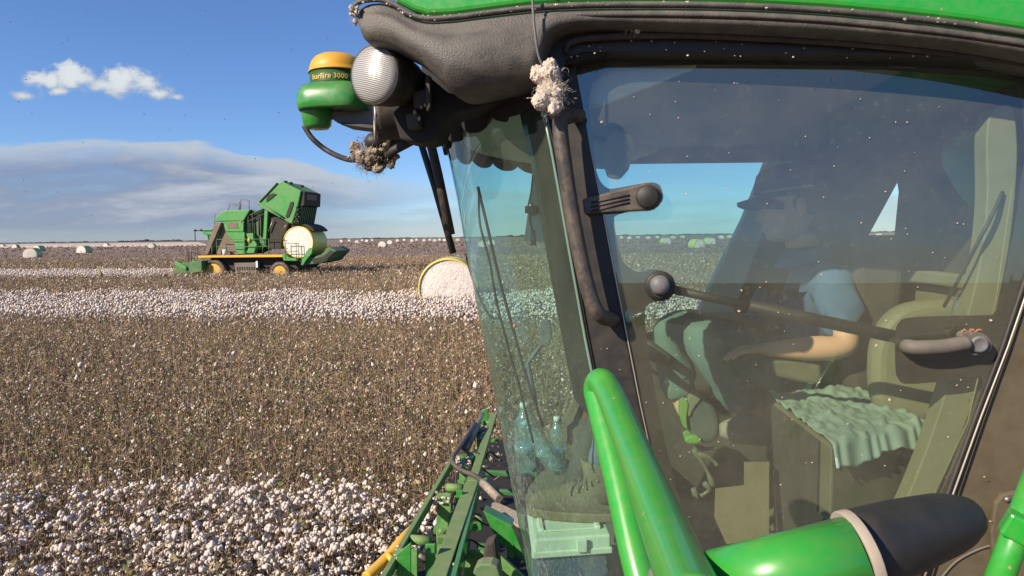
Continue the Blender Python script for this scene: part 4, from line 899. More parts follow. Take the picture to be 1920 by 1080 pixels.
# outside struts by the windscreen
mb = MB(); mb.tube([pl(786, 258, .85), pl(815, 350, .85), pl(850, 475, .85)], .012, 8); mb.build('windscreen_strut', 'black', CP)
mb = MB(); mb.tube([pl(806, 262, .75), pl(822, 330, .75), pl(845, 440, .75)], .016, 8); mb.build('windscreen_strut', 'lampblack', CP)
# ---- work lamps
def lamp(c, nrm, r, depth, lens=True):
    h = bpy.data.objects.new('work_lamp', None); sc.collection.objects.link(h); h.parent = CP; nrm = Vector(nrm).normalized()
    mb = MB(); mb.lathe(c, -nrm, [(r * .985, -.004), (r * 1.05, -.004), (r * 1.06, .01), (r * 1.0, depth * .5), (r * .82, depth), (.001, depth + .005)], 32); mb.build('lamp_housing', 'lampblack', h)
    if not lens: mb = MB(); mb.tube([c + nrm * .004 + (Vector((0, 0, 1)) * math.cos(a / 6 * math.pi) + nrm.cross(Vector((0, 0, 1))).normalized() * math.sin(a / 6 * math.pi)) * r * 1.02 for a in range(13)], .0035, 6, cap=False); mb.build('lamp_rim', 'steel', h)
    if lens: mb = MB(); mb.lathe(c, nrm, [(r, .0), (r, .004), (r * .8, .012), (r * .5, .018), (.001, .021)], 36); mb.build('lens', 'lens', h)
lamp(pl(703, 141, -.035), (-.44, -.89, -.05), .062, .12)
lamp(pl(706, 222, .22), (-.97, -.22, -.10), .055, .17, False)
lamp(pl(722, 238, .38), (-.97, -.20, -.10), .055, .18, False)
cl('lamp_bracket', 'dull', [(742, 96), (800, 140), (838, 172), (872, 182), (955, 165), (1010, 160), (1010, 176), (960, 184), (905, 198), (850, 214), (826, 236), (812, 262), (790, 268), (750, 262), (735, 210), (768, 180), (770, 130)], .07, .18, .008)
cl('bracket_plate', 'lampblack', [(797, 139), (806, 142), (806, 200), (800, 210), (797, 180)], .0, .018, .002)
cl('lamp_connector', 'lampblack', [(772, 172), (800, 165), (804, 196), (776, 204)], .03, .07, .004)
cl('lamp_connector', 'lampblack', [(760, 214), (782, 210), (786, 238), (764, 242)], .03, .07, .004)
for x, y in ((778, 210), (790, 200), (786, 222), (797, 196)): MB().ell(pl(x, y, .03), (.004, .004, .006), nu=8, nv=5, lump=.2).build('bolt', 'steel', CP)
cl('bracket_plate', 'skirt', [(836, 158), (850, 166), (850, 172), (840, 168)], .0, .018, .002)
# ---- GPS receiver on its arm
WG = .56; gc = pl(634, 200, WG); dg_ = 2.0
def zy(y): return pl(634, y, WG).z
gp = bpy.data.objects.new('gps_receiver', None); sc.collection.objects.link(gp); gp.parent = CP; gx = Vector((gc.x, gc.y, 0))
r0 = .086
def supr(c, prof, seg=48, e=3.6):
    rings = []
    for r, z in prof:
        rings.append([Vector((c.x, c.y, z)) + U * (math.copysign(abs(math.cos(t)) ** (2 / e), math.cos(t)) * r) + L * (math.copysign(abs(math.sin(t)) ** (2 / e), math.sin(t)) * r) for t in [2 * math.pi * k / seg for k in range(seg)]])
    return rings
mb = MB(); z0, z1 = zy(139), zy(104); hgt = z1 - z0
mb.lathe(gx, (0, 0, 1), [(r0 * 1.03, z0), (r0 * 1.03, z0 + .004), (r0 * .99, z0 + .006), (r0 * .97, z0 + hgt * .3), (r0 * .90, z0 + hgt * .6), (r0 * .78, z0 + hgt * .82), (r0 * .6, z0 + hgt * .97), (r0 * .35, z1 + .003), (.001, z1 + .004)], 40); mb.build('dome', 'dome', gp)
mb = MB(); mb.lathe(gx, (0, 0, 1), [(r0 * .95, zy(172)), (r0 * .97, zy(160)), (r0 * .97, z0)], 40); mb.build('label_band', 'bandgreen', gp)
mb = MB(); mb.loft(supr(gx, [(r0 * .9, zy(162)), (r0 * 1.08, zy(166)), (r0 * 1.22, zy(174)), (r0 * 1.29, zy(186)), (r0 * 1.30, zy(200)), (r0 * 1.27, zy(209)), (r0 * 1.22, zy(213)), (r0 * 1.14, zy(210)), (.01, zy(208))])); mb.build('receiver_base', 'green', gp)
mb = MB(); mb.lathe(gx - U * .058 + L * -.03, (0, 0, 1), [(.001, zy(243)), (.034, zy(243)), (.042, zy(238)), (.052, zy(208)), (.05, zy(200))], 24); mb.build('mounting_boss', 'green', gp)
def wrap_text(s, size, zc_, a0, parent, name='lettering'):
    cu = bpy.data.curves.new('t', 'FONT'); cu.body = s; cu.size = size; cu.extrude = .0006; cu.offset = .0002; cu.space_character = 1.08; ob = bpy.data.objects.new('t', cu); sc.collection.objects.link(ob)
    dgp = bpy.context.evaluated_depsgraph_get(); me = bpy.data.meshes.new_from_object(ob.evaluated_get(dgp)); bpy.data.objects.remove(ob)
    off = origin_of(parent)
    for v in me.vertices:
        a = a0 + v.co.x / (r0 * .99); rr = r0 * .975 + .0008 + v.co.z
        v.co = Vector((gx.x + rr * math.sin(a), gx.y - rr * math.cos(a), zc_ + v.co.y)) - off
    me.materials.clear(); me.materials.append(MT['text']); o = bpy.data.objects.new(name, me); sc.collection.objects.link(o); o.parent = parent; return o
wrap_text('StarFire 3000', .0205, zy(157), R(-46), gp)
mb = MB(); mb.prism([pl(x, y, WG - .03) for x, y in [(600, 208), (700, 206), (760, 226), (760, 244), (700, 240), (632, 230)]], L * .07); mb.build('receiver_arm', 'gpsgrey', CP, bevel=.004)
mb = MB(); mb.prism([pl(x, y, WG - .05) for x, y in [(632, 228), (760, 240), (760, 250), (640, 234)]], L * .1); mb.build('arm_flange', 'black', CP, bevel=.002)
mb = MB(); mb.tube(crom([pl(570, 236, WG), pl(588, 262, WG), pl(620, 286, WG), pl(660, 300, .45), pl(700, 292, .4)], 6), .0085, 8); mb.build('receiver_hose', 'black', CP)
mb = MB(); mb.tube([pl(776, 262, .3), pl(735, 284, .34), pl(716, 300, .36)], .013, 8); mb.tube([pl(733, 246, .33), pl(729, 284, .34)], .009, 8); mb.build('horn_bracket', 'black', CP)
mb = MB(); mb.ell(pl(706, 266, .36), (.035, .035, .028), nu=12, nv=8); mb.tube([pl(708, 262, .36), pl(752, 243, .34)], [.02, .024], 10); mb.build('horn', 'black', CP)
MT['flange'] = paint('bare_flange', (.30, .27, .22), .55, dust=.3, dcol=(.42, .34, .26))
# ---- green rails right in front of the camera
mb = MB(); mb.tube(crom([pd(1232, 1180, .82), pd(1196, 1060, .86), pd(1160, 900, .93), pd(1128, 770, 1.0), pd(1119, 730, 1.02), pd(1128, 716, 1.0), pd(1146, 745, .95), pd(1190, 850, .76), pd(1250, 1000, .55), pd(1310, 1150, .40)], 8), .0205, 22)
mb.build('hand_rail', 'green_clean', CP)
mb = MB(); mb.lathe(pd(1238, 1084, .50), ray(1238, 1084) * -1, [(.010, -.03), (.010, 0), (.008, .003), (.001, .003)], 16); mb.build('rail_bolt', 'handle', CP)
mb = MB(); mb.tube([pd(1330, 1104, .47), pd(1612, 1036, .45)], .0245, 26); mb.build('cross_rail', 'green_clean', CP)
mb = MB(); a, b_ = pd(1598, 1043, .455), pd(1618, 1038, .455); mb.tube([a, b_], .0300, 30); mb.build('rail_flange', 'flange', CP, bevel=.001)
mb = MB(); mb.tube([pd(1612, 1030, .470), pd(1690, 1006, .50), pd(1762, 984, .535), pd(1786, 978, .545), pd(1798, 974, .55)], [.0275, .027, .0245, .022, .0195], 26, dome=True); mb.build('rubber_buffer', 'black', CP)
mb = MB(); mb.tube([pd(1838, 1180, .92), pd(1968, 830, .95)], .0175, 16); mb.build('ladder_rail', 'green_clean', CP)
mb = MB(); mb.bar(pd(1882, 975, .93), pd(1990, 1028, .9), .03, .035); mb.build('rail_bracket', 'green_clean', CP, bevel=.004)
mb = MB(); mb.tube([pd(1900, 1010 , .93), pd(1901, 1009, .93)], .02, 16)
# wire hanging from the roof
mb = MB(); mb.tube(crom([pl(996, -60, -.13), pl(999, 10, -.13), pl(1003, 60, -.13), pl(1010, 105, -.125), pl(1022, 132, -.12)], 5), .0027, 6); mb.build('hanging_wire', 'gpsgrey', CP)

# ---- header in front of the cab
HD = bpy.data.objects.new('header', None); sc.collection.objects.link(HD); HD.parent = CP
def hb(name, mat, pts, z, h, par=HD, bevel=.006):         # plate outlined where it is seen at height z, h thick downwards
    mb = MB(); mb.prism([pz(x, y, z) for x, y in pts], (0, 0, -h)); return mb.build(name, mat, par, bevel=bevel)
def hbar(name, mat, a, b_, z0, z1, wd, ht, bevel=.004): mb = MB(); mb.bar(pz(*a, z0), pz(*b_, z1), wd, ht); return mb.build(name, mat, HD, bevel=bevel)
def hv(name, mat, pts, w, t=.02, bevel=.003):            # vertical plate standing across the rows at lateral offset w
    mb = MB(); mb.prism([pl(x, y, w) for x, y in pts], L * t); return mb.build(name, mat, HD, bevel=bevel)
def wof(px, py, z): return uwz(pz(px, py, z))[1]
Z = 1.25
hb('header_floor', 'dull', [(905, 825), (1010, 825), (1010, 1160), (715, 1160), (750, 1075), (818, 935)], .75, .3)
hbar('front_angle', 'beamdust', (850, 862), (690, 1140), Z, Z, .035, .07)
hbar('rear_angle', 'beamdust', (926, 778), (886, 906), Z, Z, .07, .05)
hbar('rear_angle', 'beamdust', (889, 896), (816, 1100), Z, Z, .10, .04)
hbar('rear_angle_lip', 'green', (900, 900), (850, 1100), Z - .05, Z - .05, .03, .12)
for (x0, y0, s_) in ((833, 926, 1.0), (870, 862, .62), (905, 800, .42), (764, 1030, 1.5)):
    w = wof(x0, y0 + 40 * s_, Z - .1)
    hv('unit_plate', 'beamdust', [(x0 - 14 * s_, y0), (x0 + 12 * s_, y0), (x0 + 12 * s_, y0 + 98 * s_), (x0 - 14 * s_, y0 + 130 * s_)], w)
    hv('unit_plate', 'green', [(x0 + 22 * s_, y0 - 6 * s_), (x0 + 34 * s_, y0 - 6 * s_), (x0 + 34 * s_, y0 + 60 * s_), (x0 + 22 * s_, y0 + 66 * s_)], w + .1)
    mb = MB(); p = pz(x0 + 4 * s_, y0 - 12 * s_, Z); mb.tube([p, p + U * .13], .032, 14); mb.build('pin_tube', 'beamdust', HD)
    mb = MB(); p = pz(x0 - 4 * s_, y0 + 6 * s_, Z + .02)
    for k in range(40): mb.ell(p + Vector((random.uniform(-.06, .06), random.uniform(-.08, .08), random.uniform(-.03, .02))), (.014, .012, .009), nu=7, nv=4, lump=.3)
    mb.build('trapped_lint', 'lint', HD)['kind'] = 'stuff'
    hv('crossbar', 'green', [(x0 - 20 * s_, y0 + 64 * s_), (x0 + 70 * s_, y0 + 56 * s_), (x0 + 70 * s_, y0 + 68 * s_), (x0 - 20 * s_, y0 + 76 * s_)], w + .05, .05)
rc = random.Random(12)
for k in range(26):
    t = k / 25; ex0, ey0 = 770 + 120 * t, 1050 - 215 * t; s_ = 1.5 - 1.1 * t; x0 = ex0 + rc.uniform(0, 60) * s_; y0 = ey0 + rc.uniform(0, 30) * s_; zz = Z - rc.uniform(.05, .3)
    kind = k % 4
    if kind == 0: hb('spacer_block', 'beamdust' if k % 3 else 'green', [(x0, y0), (x0 + 16 * s_, y0 - 3), (x0 + 18 * s_, y0 + 12 * s_), (x0 + 1, y0 + 14 * s_)], zz, .05)
    elif kind == 1: mb = MB(); p = pz(x0, y0, zz); mb.tube([p, p + Vector((rc.uniform(.05, .16), rc.uniform(-.1, .1), -rc.uniform(0, .12)))], .014, 8); mb.build('stub_pipe', rc.choice(['rail', 'beamdust', 'steel']), HD)
    elif kind == 2: mb = MB(); p = pz(x0, y0, zz + .08); mb.lathe(p, (0, 0, 1), [(.02, 0), (.02, .018), (.011, .018), (.011, .035), (.001, .036)], 6); mb.build('bolt', 'steel', HD)
    else: mb = MB(); p = pz(x0, y0, zz); mb.tube(crom([p, p + Vector((.05, .1, .05)), p + Vector((.12, .16, -.02)), p + Vector((.16, .3, -.1))], 4), .008, 6); mb.build('hose', 'black', HD)
for k in range(5):
    x0, y0 = 905 + rc.uniform(-10, 60), 850 + k * 36; mb = MB(); p = pz(x0, y0, .95); mb.bar(p, p + U * .5, .05, .04); mb.build('frame_bar', rc.choice(['beamdust', 'green_dark']), HD, bevel=.004)
hb('unit_hood', 'green', chaikin([(792, 1096), (806, 1060), (832, 1050), (862, 1078), (866, 1110)], 1), Z, .05)
hv('near_plate', 'green', [(744, 1040), (770, 1018), (770, 1120), (740, 1120)], wof(757, 1060, Z))
hv('cross_tube', 'green', [(905, 958), (960, 986), (990, 1060), (932, 1016)], wof(930, 990, 1.15), .12, .01)
hb('dusty_plate', 'debris', [(900, 950), (930, 940), (985, 965), (985, 992)], 1.17, .02)
hv('dusty_plate', 'beamdust', [(876, 1032), (935, 1038), (1000, 1100), (1000, 1140), (860, 1140)], wof(930, 1060, 1.1), .03)
for x in (897, 924, 950): hv('row_divider', 'green', [(x, 1020), (x + 12, 1022), (x + 12, 1048), (x, 1044)], wof(930, 1030, 1.0), .03)
hv('dark_hub', 'blackfar', [(908, 1020), (928, 1010), (936, 1090), (900, 1090)], wof(918, 1050, 1.15), .1, .02)
hv('hub_cover', 'green_dark', chaikin([(885, 1080), (892, 1058), (930, 1058), (938, 1080), (938, 1120), (885, 1120)], 1), wof(918, 1075, 1.2), .1, .01)
mb = MB(); mb.tube([pz(868, 846, Z + .05), pz(893, 800, Z + .05)], .045, 14); mb.build('hydraulic_cylinder', 'rail', HD)
mb = MB(); mb.tube([pz(893, 800, Z + .05), pz(906, 776, Z + .05)], .02, 10); mb.build('cylinder_rod', 'steel', HD)
mb = MB(); mb.tube(crom([pz(890, 795, Z + .1), pz(862, 838, Z + .1), pz(848, 862, Z + .08), pz(862, 880, Z + .06), pz(890, 892, Z + .06), pz(915, 912, Z + .05), pz(942, 940, Z)], 6), .020, 8); mb.build('hydraulic_hose', 'rail', HD)
mb = MB(); mb.tube([pz(905, 905, Z + .05), pz(936, 936, Z + .02)], .032, 10); mb.build('hose_sleeve', 'debris', HD)
hv('end_plate', 'green', [(902, 770), (912, 766), (918, 800), (904, 806)], wof(908, 780, Z)); hb('end_block', 'green', [(892, 806), (906, 802), (908, 822), (894, 826)], Z, .1)
hb('link_plate', 'green', chaikin([(858, 850), (888, 846), (889, 858), (872, 862)], 1), Z + .02, .03)
mb = MB(); mb.tube(crom([pz(780, 985, 1.02), pz(768, 998, 1.02), pz(752, 1018, 1.0), pz(722, 1050, .95), pz(686, 1084, .9)], 5), [.015 + .03 * math.sin(min(1, k / 14) * 2.2) for k in range(21)], 12); mb.build('crop_guide', 'yellow', HD)
mb = MB(); mb.tube(crom([pz(728, 1040, 1.0), pz(740, 1056, .97), pz(752, 1062, .95)], 4), .022, 10); mb.build('crop_guide_tip', 'yellow', HD)
# ================================================================== THINGS IN AND ON THE CAB
def skin(verts, edges, root=0, sub=2):
    me = bpy.data.meshes.new('sk'); me.from_pydata([v[0] for v in verts], edges, []); o = bpy.data.objects.new('sk', me); sc.collection.objects.link(o)
    q = o.modifiers.new('k', 'SKIN'); q.use_smooth_shade = True; q.branch_smoothing = .6
    for i, d in enumerate(me.skin_vertices[0].data):
        r = verts[i][1]; d.radius = r if isinstance(r, tuple) else (r, r); d.use_root = (i == root)
    q = o.modifiers.new('u', 'SUBSURF'); q.levels = sub; q.render_levels = sub
    me2 = bpy.data.meshes.new_from_object(o.evaluated_get(bpy.context.evaluated_depsgraph_get())); bpy.data.objects.remove(o)
    vs = [v.co.copy() for v in me2.vertices]; fs = [list(p.vertices) for p in me2.polygons]; return vs, fs
WC = .80
def q3(x, y, w): return pl(x, y, w)
DR = thing('person', V(.72, WC, 2.0), 'driver in dark cap and blue shirt seated in the cab, facing left', 'person')
# joints: pelvis, spine, shoulders, arms, legs
J = dict(pel=q3(1550, 705, .80), wst=q3(1536, 640, .80), cst=q3(1522, 558, .80), nkb=q3(1512, 494, .80), nk=q3(1502, 458, .80),
         ls=q3(1560, 518, .60), le=q3(1590, 652, .50), lw=q3(1448, 655, .50), lh=q3(1412, 654, .50),
         rs=q3(1535, 510, 1.0), re=q3(1462, 612, 1.10), rw=q3(1335, 598, 1.02), rh=q3(1302, 585, 1.0),
         lhip=q3(1552, 728, .68), lk=q3(1296, 628, .60), la=q3(1432, 782, .62), lt=q3(1360, 812, .60),
         rhip=q3(1552, 722, .92), rk=q3(1246, 606, 1.00), ra=q3(1284, 768, .98), rt=q3(1306, 800, .92))
def hand(vs, es, wi, wrist, palm, fdir, side, upn, curl=.5):
    """palm plus five bent fingers, grown from wrist vertex wi"""
    base = len(vs); vs.append((wrist.lerp(palm, .55), (.026, .016))); es.append((wi, base)); vs.append((palm, (.030, .014))); es.append((base, base + 1)); pi_ = base + 1
    for k, (off, ln, rr) in enumerate([(-.030, .062, .0085), (-.010, .072, .009), (.010, .068, .0088), (.029, .052, .0078)]):
        b0_ = palm + side * off + fdir * .018; i0 = len(vs); vs.append((b0_, rr)); es.append((pi_, i0)); p = b0_; d = fdir.copy()
        for s_ in range(3):
            d = (d - upn * curl * .55).normalized(); p = p + d * ln * (.42, .33, .25)[s_]; vs.append((p, rr * (1 - .12 * (s_ + 1)))); es.append((len(vs) - 2, len(vs) - 1))
    i0 = len(vs); vs.append((wrist.lerp(palm, .7) - side * .034, .010)); es.append((base, i0)); vs.append((wrist.lerp(palm, .7) - side * .052 + fdir * .028 - upn * .01, .0092)); es.append((i0, i0 + 1)); vs.append((wrist.lerp(palm, .7) - side * .054 + fdir * .052 - upn * .02, .008)); es.append((i0 + 1, i0 + 2))
vs = [(J['pel'], (.13, .10)), (J['wst'], (.12, .09)), (J['cst'], (.14, .10)), (J['nkb'], .065), (J['nk'], .052), (J['nk'].lerp(q3(1490, 400, .80), .45), .05)]
es = [(0, 1), (1, 2), (2, 3), (3, 4), (4, 5)]
def chain(a, items):
    p = a
    for pos, r in items: vs.append((pos, r)); es.append((p, len(vs) - 1)); p = len(vs) - 1
    return p
lw = chain(2, [(J['ls'], .050), (J['ls'].lerp(J['le'], .55), .043), (J['le'], .042), (J['le'].lerp(J['lw'], .35), .042), (J['lw'], .027)])
hand(vs, es, lw, J['lw'], J['lh'], (-U + Vector((0, 0, -.05))).normalized(), L * -1, Vector((0, 0, 1)), .5)
rw = chain(2, [(J['rs'], .050), (J['rs'].lerp(J['re'], .55), .043), (J['re'], .042), (J['re'].lerp(J['rw'], .35), .042), (J['rw'], .027)])
hand(vs, es, rw, J['rw'], J['rh'], (-U + Vector((0, 0, .15))).normalized(), L, Vector((0, 0, 1)), .9)
for s_ in 'lr':
    chain(0, [(J[s_ + 'hip'], .088), (J[s_ + 'hip'].lerp(J[s_ + 'k'], .5), .076), (J[s_ + 'k'], .056), (J[s_ + 'k'].lerp(J[s_ + 'a'], .4), .054), (J[s_ + 'a'], .036), (J[s_ + 't'], (.036, .024))])
bv, bf = skin(vs, es)
# head: stacked sections in profile, facing down the machine (towards -U), turned a little down
hc = q3(1478, 385, .80); F_ = (-U * .985 - L * .10).normalized(); Sd = F_.cross(Vector((0, 0, 1))).normalized(); Uh = (Vector((0, 0, 1)) + F_ * .12).normalized(); F_ = (F_ - Uh * F_.dot(Uh)).normalized()
prof = [(-.118, .018, .005, .02), (-.112, .052, .030, .035), (-.098, .078, .040, .048), (-.083, .080, .050, .055), (-.070, .084, .060, .060), (-.060, .080, .068, .063), (-.052, .084, .074, .065), (-.040, .079, .082, .067), (-.030, .082, .088, .069), (-.015, .084, .092, .071), (.0, .082, .096, .072), (.012, .080, .098, .073), (.028, .086, .100, .074), (.050, .088, .098, .073), (.075, .080, .090, .068), (.095, .062, .072, .056), (.108, .036, .045, .036), (.113, .01, .01, .01)]
hm = MB(); rings = []; NS = 32
for z, fr, bk_, hw in prof:
    rg_ = []
    for k in range(NS):
        t = 2 * math.pi * k / NS; c, s_ = math.cos(t), math.sin(t); rad = fr if c > 0 else bk_
        x = rad * (abs(c) ** .85) * (1 if c > 0 else -1); y = hw * s_
        ang = min(abs(t), abs(2 * math.pi - t))
        if ang < .30:                                     # nose, lips and chin on the mid line
            m_ = math.exp(-(ang / .16) ** 2); x += m_ * (.036 * math.exp(-((z + .030) / .013) ** 2) + .016 * math.exp(-((z + .010) / .014) ** 2) + .010 * math.exp(-((z + .060) / .006) ** 2) + .009 * math.exp(-((z + .074) / .006) ** 2) + .005 * math.exp(-((z + .104) / .010) ** 2))
        if .28 < ang < .62: x -= .009 * math.exp(-((z - .004) / .011) ** 2)   # eye sockets
        rg_.append(hc + F_ * x + Sd * y + Uh * z)
    rings.append(rg_)
hm.loft(rings)
for s_ in (-1, 1):                                        # ears and closed-over eyes
    hm.ell(hc + Sd * s_ * .074 - F_ * .014 + Uh * -.010, (.018, .010, .031), (F_, Sd, Uh), nu=12, nv=8)
    hm.ell(hc + Sd * s_ * .030 + F_ * .066 + Uh * .003, (.012, .014, .010), (F_, Sd, Uh), nu=10, nv=6)
mb = MB(); mb.add(bv, bf, True); mb.add(hm.v, hm.f, True); body = mb.build('body', 'skin', DR)
mb = MB()
for s_ in (-1, 1): mb.ell(hc + Sd * s_ * .030 + F_ * .0745 + Uh * .003, (.0045, .006, .0055), (F_, Sd, Uh), nu=8, nv=5)
mb.build('eyes', 'hair', DR)
mb = MB(); mb.ell(hc - F_ * .020 + Uh * .012, (.086, .078, .088), (F_, Sd, Uh), nu=20, nv=12); mb.build('hair', 'hair', DR)
cp = MB(); rgs = []
for z, a_, b2 in [(.030, .104, .082), (.050, .108, .085), (.080, .104, .083), (.108, .094, .076), (.124, .074, .060), (.132, .04, .034), (.134, .005, .005)]:
    rgs.append([hc + F_ * (a_ * math.cos(2 * math.pi * k / 28) - .006) + Sd * (b2 * math.sin(2 * math.pi * k / 28)) + Uh * z for k in range(28)])
cp.loft(rgs); cpo = cp.build('cap', 'cap', DR)
br = MB(); rg_ = []
for k in range(13):
    t = -1 + 2 * k / 12; e_ = math.sqrt(max(0, 1 - t * t)); c0 = -Uh * (.030 * t * t) + hc + Sd * (.072 * t) + F_ * (.092 * math.sqrt(max(0, 1 - (t * .85) ** 2)) - .01) + Uh * .036
    c1_ = c0 + F_ * .078 * e_ ** .8 - Uh * (.012 * (1 - 0 * t)); rg_.append([c0 - Uh * .004, c0 + Uh * .008, c1_ + Uh * .006, c1_ - Uh * .005])
br.loft(rg_); br.build('peak', 'cap', cpo)
mb = MB(); mb.tube([hc + F_ * (.1065 * math.cos(R(a)) - .006) + Sd * (.0845 * math.sin(R(a))) + Uh * .052 for a in range(20, 341, 12)], .004, 6); mb.build('cap_braid', 'capband', cpo)
# clothes as shells round the body
vs = [(J['pel'].lerp(J['wst'], .3), (.150, .125)), (J['wst'], (.150, .120)), (J['cst'], (.165, .125)), (J['nkb'], (.085, .078)), (J['nk'].lerp(J['nkb'], .6), .066)]; es = [(0, 1), (1, 2), (2, 3), (3, 4)]
chain(2, [(J['ls'], .080), (J['ls'].lerp(J['le'], .5), .061), (J['le'].lerp(J['ls'], .12), .064)])
chain(2, [(J['rs'], .080), (J['rs'].lerp(J['re'], .5), .068), (J['re'], .060), (J['re'].lerp(J['rw'], .25), .055)])
def wrinkle(v_, amp, f=40):
    return [p + Vector((math.sin(p.z * f + p.x * f * .7) * amp, math.sin(p.z * f * 1.3 + p.x * f) * amp, math.sin(p.x * f * .9 + p.y * f) * amp)) for p in v_]
a_, b_ = skin(vs, es); mb = MB(); mb.add(wrinkle(wrinkle(a_, .006, 55), .0045, 120), b_, True); sh = mb.build('shirt', 'shirt', DR)
mb = MB(); nb = J['nk'].lerp(J['nkb'], .55)
mb.loft([[nb + (F_ * math.cos(t) + Sd * math.sin(t)) * r + Vector((0, 0, z)) - F_ * .005 for t in [2 * math.pi * k / 20 for k in range(20)]] for r, z in ((.072, -.02), (.062, .028), (.078, .012), (.095, -.03))], cap=False); mb.build('collar', 'shirt', sh)
mb = MB(); mb.prism([q3(x, y, .62) for x, y in [(1500, 510), (1530, 505), (1530, 545), (1498, 548)]], -L * .004); mb.build('pocket', 'shirt', sh)
mb = MB(); sr = random.Random(4)                          # shirt tail and rolled sleeve bunched on the lap, lit from behind
for k in range(7):
    a0 = q3(1412 + k * 13, 600 + sr.uniform(-6, 6), .66); b0_ = q3(1424 + k * 13, 548 + sr.uniform(-12, 12), .70); mb.tube([a0, a0.lerp(b0_, .5) + L * .01, b0_], [.024, .018, .006], 8)
mb.build('shirt_tail', 'shirt', sh)
vs = [(J['pel'], (.150, .125)), (J['pel'].lerp(J['wst'], .55), (.150, .120))]; es = [(0, 1)]
for s_ in 'lr': chain(0, [(J[s_ + 'hip'], .112), (J[s_ + 'hip'].lerp(J[s_ + 'k'], .5), .100), (J[s_ + 'k'], .092), (J[s_ + 'k'].lerp(J[s_ + 'a'], .45), .078), (J[s_ + 'k'].lerp(J[s_ + 'a'], .88), .060)])
a_, b_ = skin(vs, es); mb = MB(); mb.add(wrinkle(wrinkle(a_, .0055, 60), .004, 130), b_, True); mb.build('trousers', 'trouser', DR)
# sock foot near, grey shoe with lime sole far
d1 = (J['lt'] - J['la']).normalized(); mb = MB(); heel = q3(1462, 806, .60); toe = q3(1350, 806, .60); ax = (toe - heel).normalized(); uz = ax.cross(L).normalized(); rgs = []
if uz.z < 0: uz = -uz
for k in range(15):
    t = k / 14; c = heel.lerp(toe, t); h = .054 * (1 - .25 * t) * math.sin(math.pi * min(.98, max(.04, .12 + t * .84))) ** .38; wdt = .044 * (.8 + .25 * t) * math.sin(math.pi * min(.97, max(.03, .1 + t * .86))) ** .4
    rgs.append([c + L * (wdt * math.cos(2 * math.pi * j / 18)) + uz * (h * math.sin(2 * math.pi * j / 18)) for j in range(18)])
mb.loft(rgs)
sk_ = mb.build('sock', 'sock', DR)
mb = MB()
for j in range(9):
    yy = -.8 + 1.6 * j / 8; mb.tube([heel.lerp(toe, t) - L * (.043 * (.8 + .25 * t) * math.sqrt(1 - yy * yy * .9) + .0006) + uz * (.050 * yy * (1 - .25 * t)) for t in [.15 + .75 * i / 8 for i in range(9)]], .0022, 5)
mb.build('sock_rib', 'sock', sk_)
mb = MB(); mb.prism([q3(x, y, .90) for x, y in chaikin([(1286, 742), (1312, 740), (1350, 770), (1352, 820), (1330, 836), (1296, 826), (1284, 790)], 2)], L * .09); shoe = mb.build('shoe', 'shoe', DR, bevel=.02, seg=3)
mb = MB(); mb.prism([q3(x, y, .885) for x, y in chaikin([(1276, 752), (1292, 750), (1286, 784), (1290, 806), (1280, 800), (1274, 776)], 2)], L * .09); mb.build('shoe_sole', 'lime', shoe, bevel=.006)
mb = MB(); mb.prism([q3(x, y, .885) for x, y in chaikin([(1282, 822), (1304, 815), (1318, 826), (1312, 832), (1288, 834)], 1)], L * .09); mb.build('shoe_toe', 'lime', shoe, bevel=.006)
mb = MB(); mb.prism([q3(x, y, .89) for x, y in chaikin([(1290, 742), (1306, 738), (1316, 748), (1300, 764), (1292, 786), (1288, 770)], 2)], L * .1); mb.build('sock_cuff', 'cream', shoe, bevel=.01)

# ---- cooler box on the cab floor with a boot on it
CB = thing('cooler_box', V(.22, .62, 1.98), 'dark blue cool box with a pale green lid standing inside the cab under the boot', 'cooler')
ctop = 2.275; fl_ = pz(1000, 1012, ctop); fr_ = pz(1146, 1002, ctop); bl_ = pz(990, 938, ctop); br_ = pz(1118, 938, ctop)
def quadz(pts, z0, z1, name, mat, bevel, par, ins=0.0):
    c = sum(pts, Vector()) / 4; q_ = [Vector((p.x, p.y, z0)) + (Vector((c.x, c.y, z0)) - Vector((p.x, p.y, z0))) * ins for p in pts]
    mb = MB(); mb.prism(q_, (0, 0, z1 - z0)); return mb.build(name, mat, par, bevel=bevel, seg=3)
Q = [fl_, fr_, br_, bl_]
lid = quadz(Q, ctop - .045, ctop, 'lid', 'coolerlid', .008, CB); quadz(Q, ctop - .29, ctop - .047, 'tub', 'coolerbody', .012, CB, .06)
quadz(Q, ctop + .0005, ctop + .006, 'raised_centre', 'coolerlid', .003, lid, .30); quadz(Q, ctop - .060, ctop - .040, 'lid_rim', 'coolerlid', .004, lid, -.03)
mb = MB(); a0 = fl_.lerp(fr_, .55); b0_ = fl_.lerp(fr_, .68); dn = Vector((0, 0, -1)); out = (fl_ - bl_).normalized() * .006
mb.prism([a0 + out + dn * .005, b0_ + out + dn * .005, b0_ + out + dn * .045, a0 + out * 1 + dn * .045], out * 1.3); mb.build('latch', 'coolerlid', lid, bevel=.002)
for t in (.12, .86):
    mb = MB(); a0 = fl_.lerp(fr_, t).lerp(bl_.lerp(br_, t), .15); b0_ = fl_.lerp(fr_, t).lerp(bl_.lerp(br_, t), .85); mb.bar(a0 + Vector((0, 0, .006)), b0_ + Vector((0, 0, .006)), .016, .012); mb.build('lid_rib', 'coolerlid', lid, bevel=.003)
BT = thing('boot', V(.2, .75, 2.28), 'dusty brown laced work boot standing on the cool box lid', 'boot')
wb = .60; zb = ctop + .008
def bx_(x, y): return pl(x, y, wb)
h0 = bx_(1170, 940); t0_ = bx_(988, 925); u_h = uwz(h0)[0]; u_t = uwz(t0_)[0]; Lb = u_h - u_t
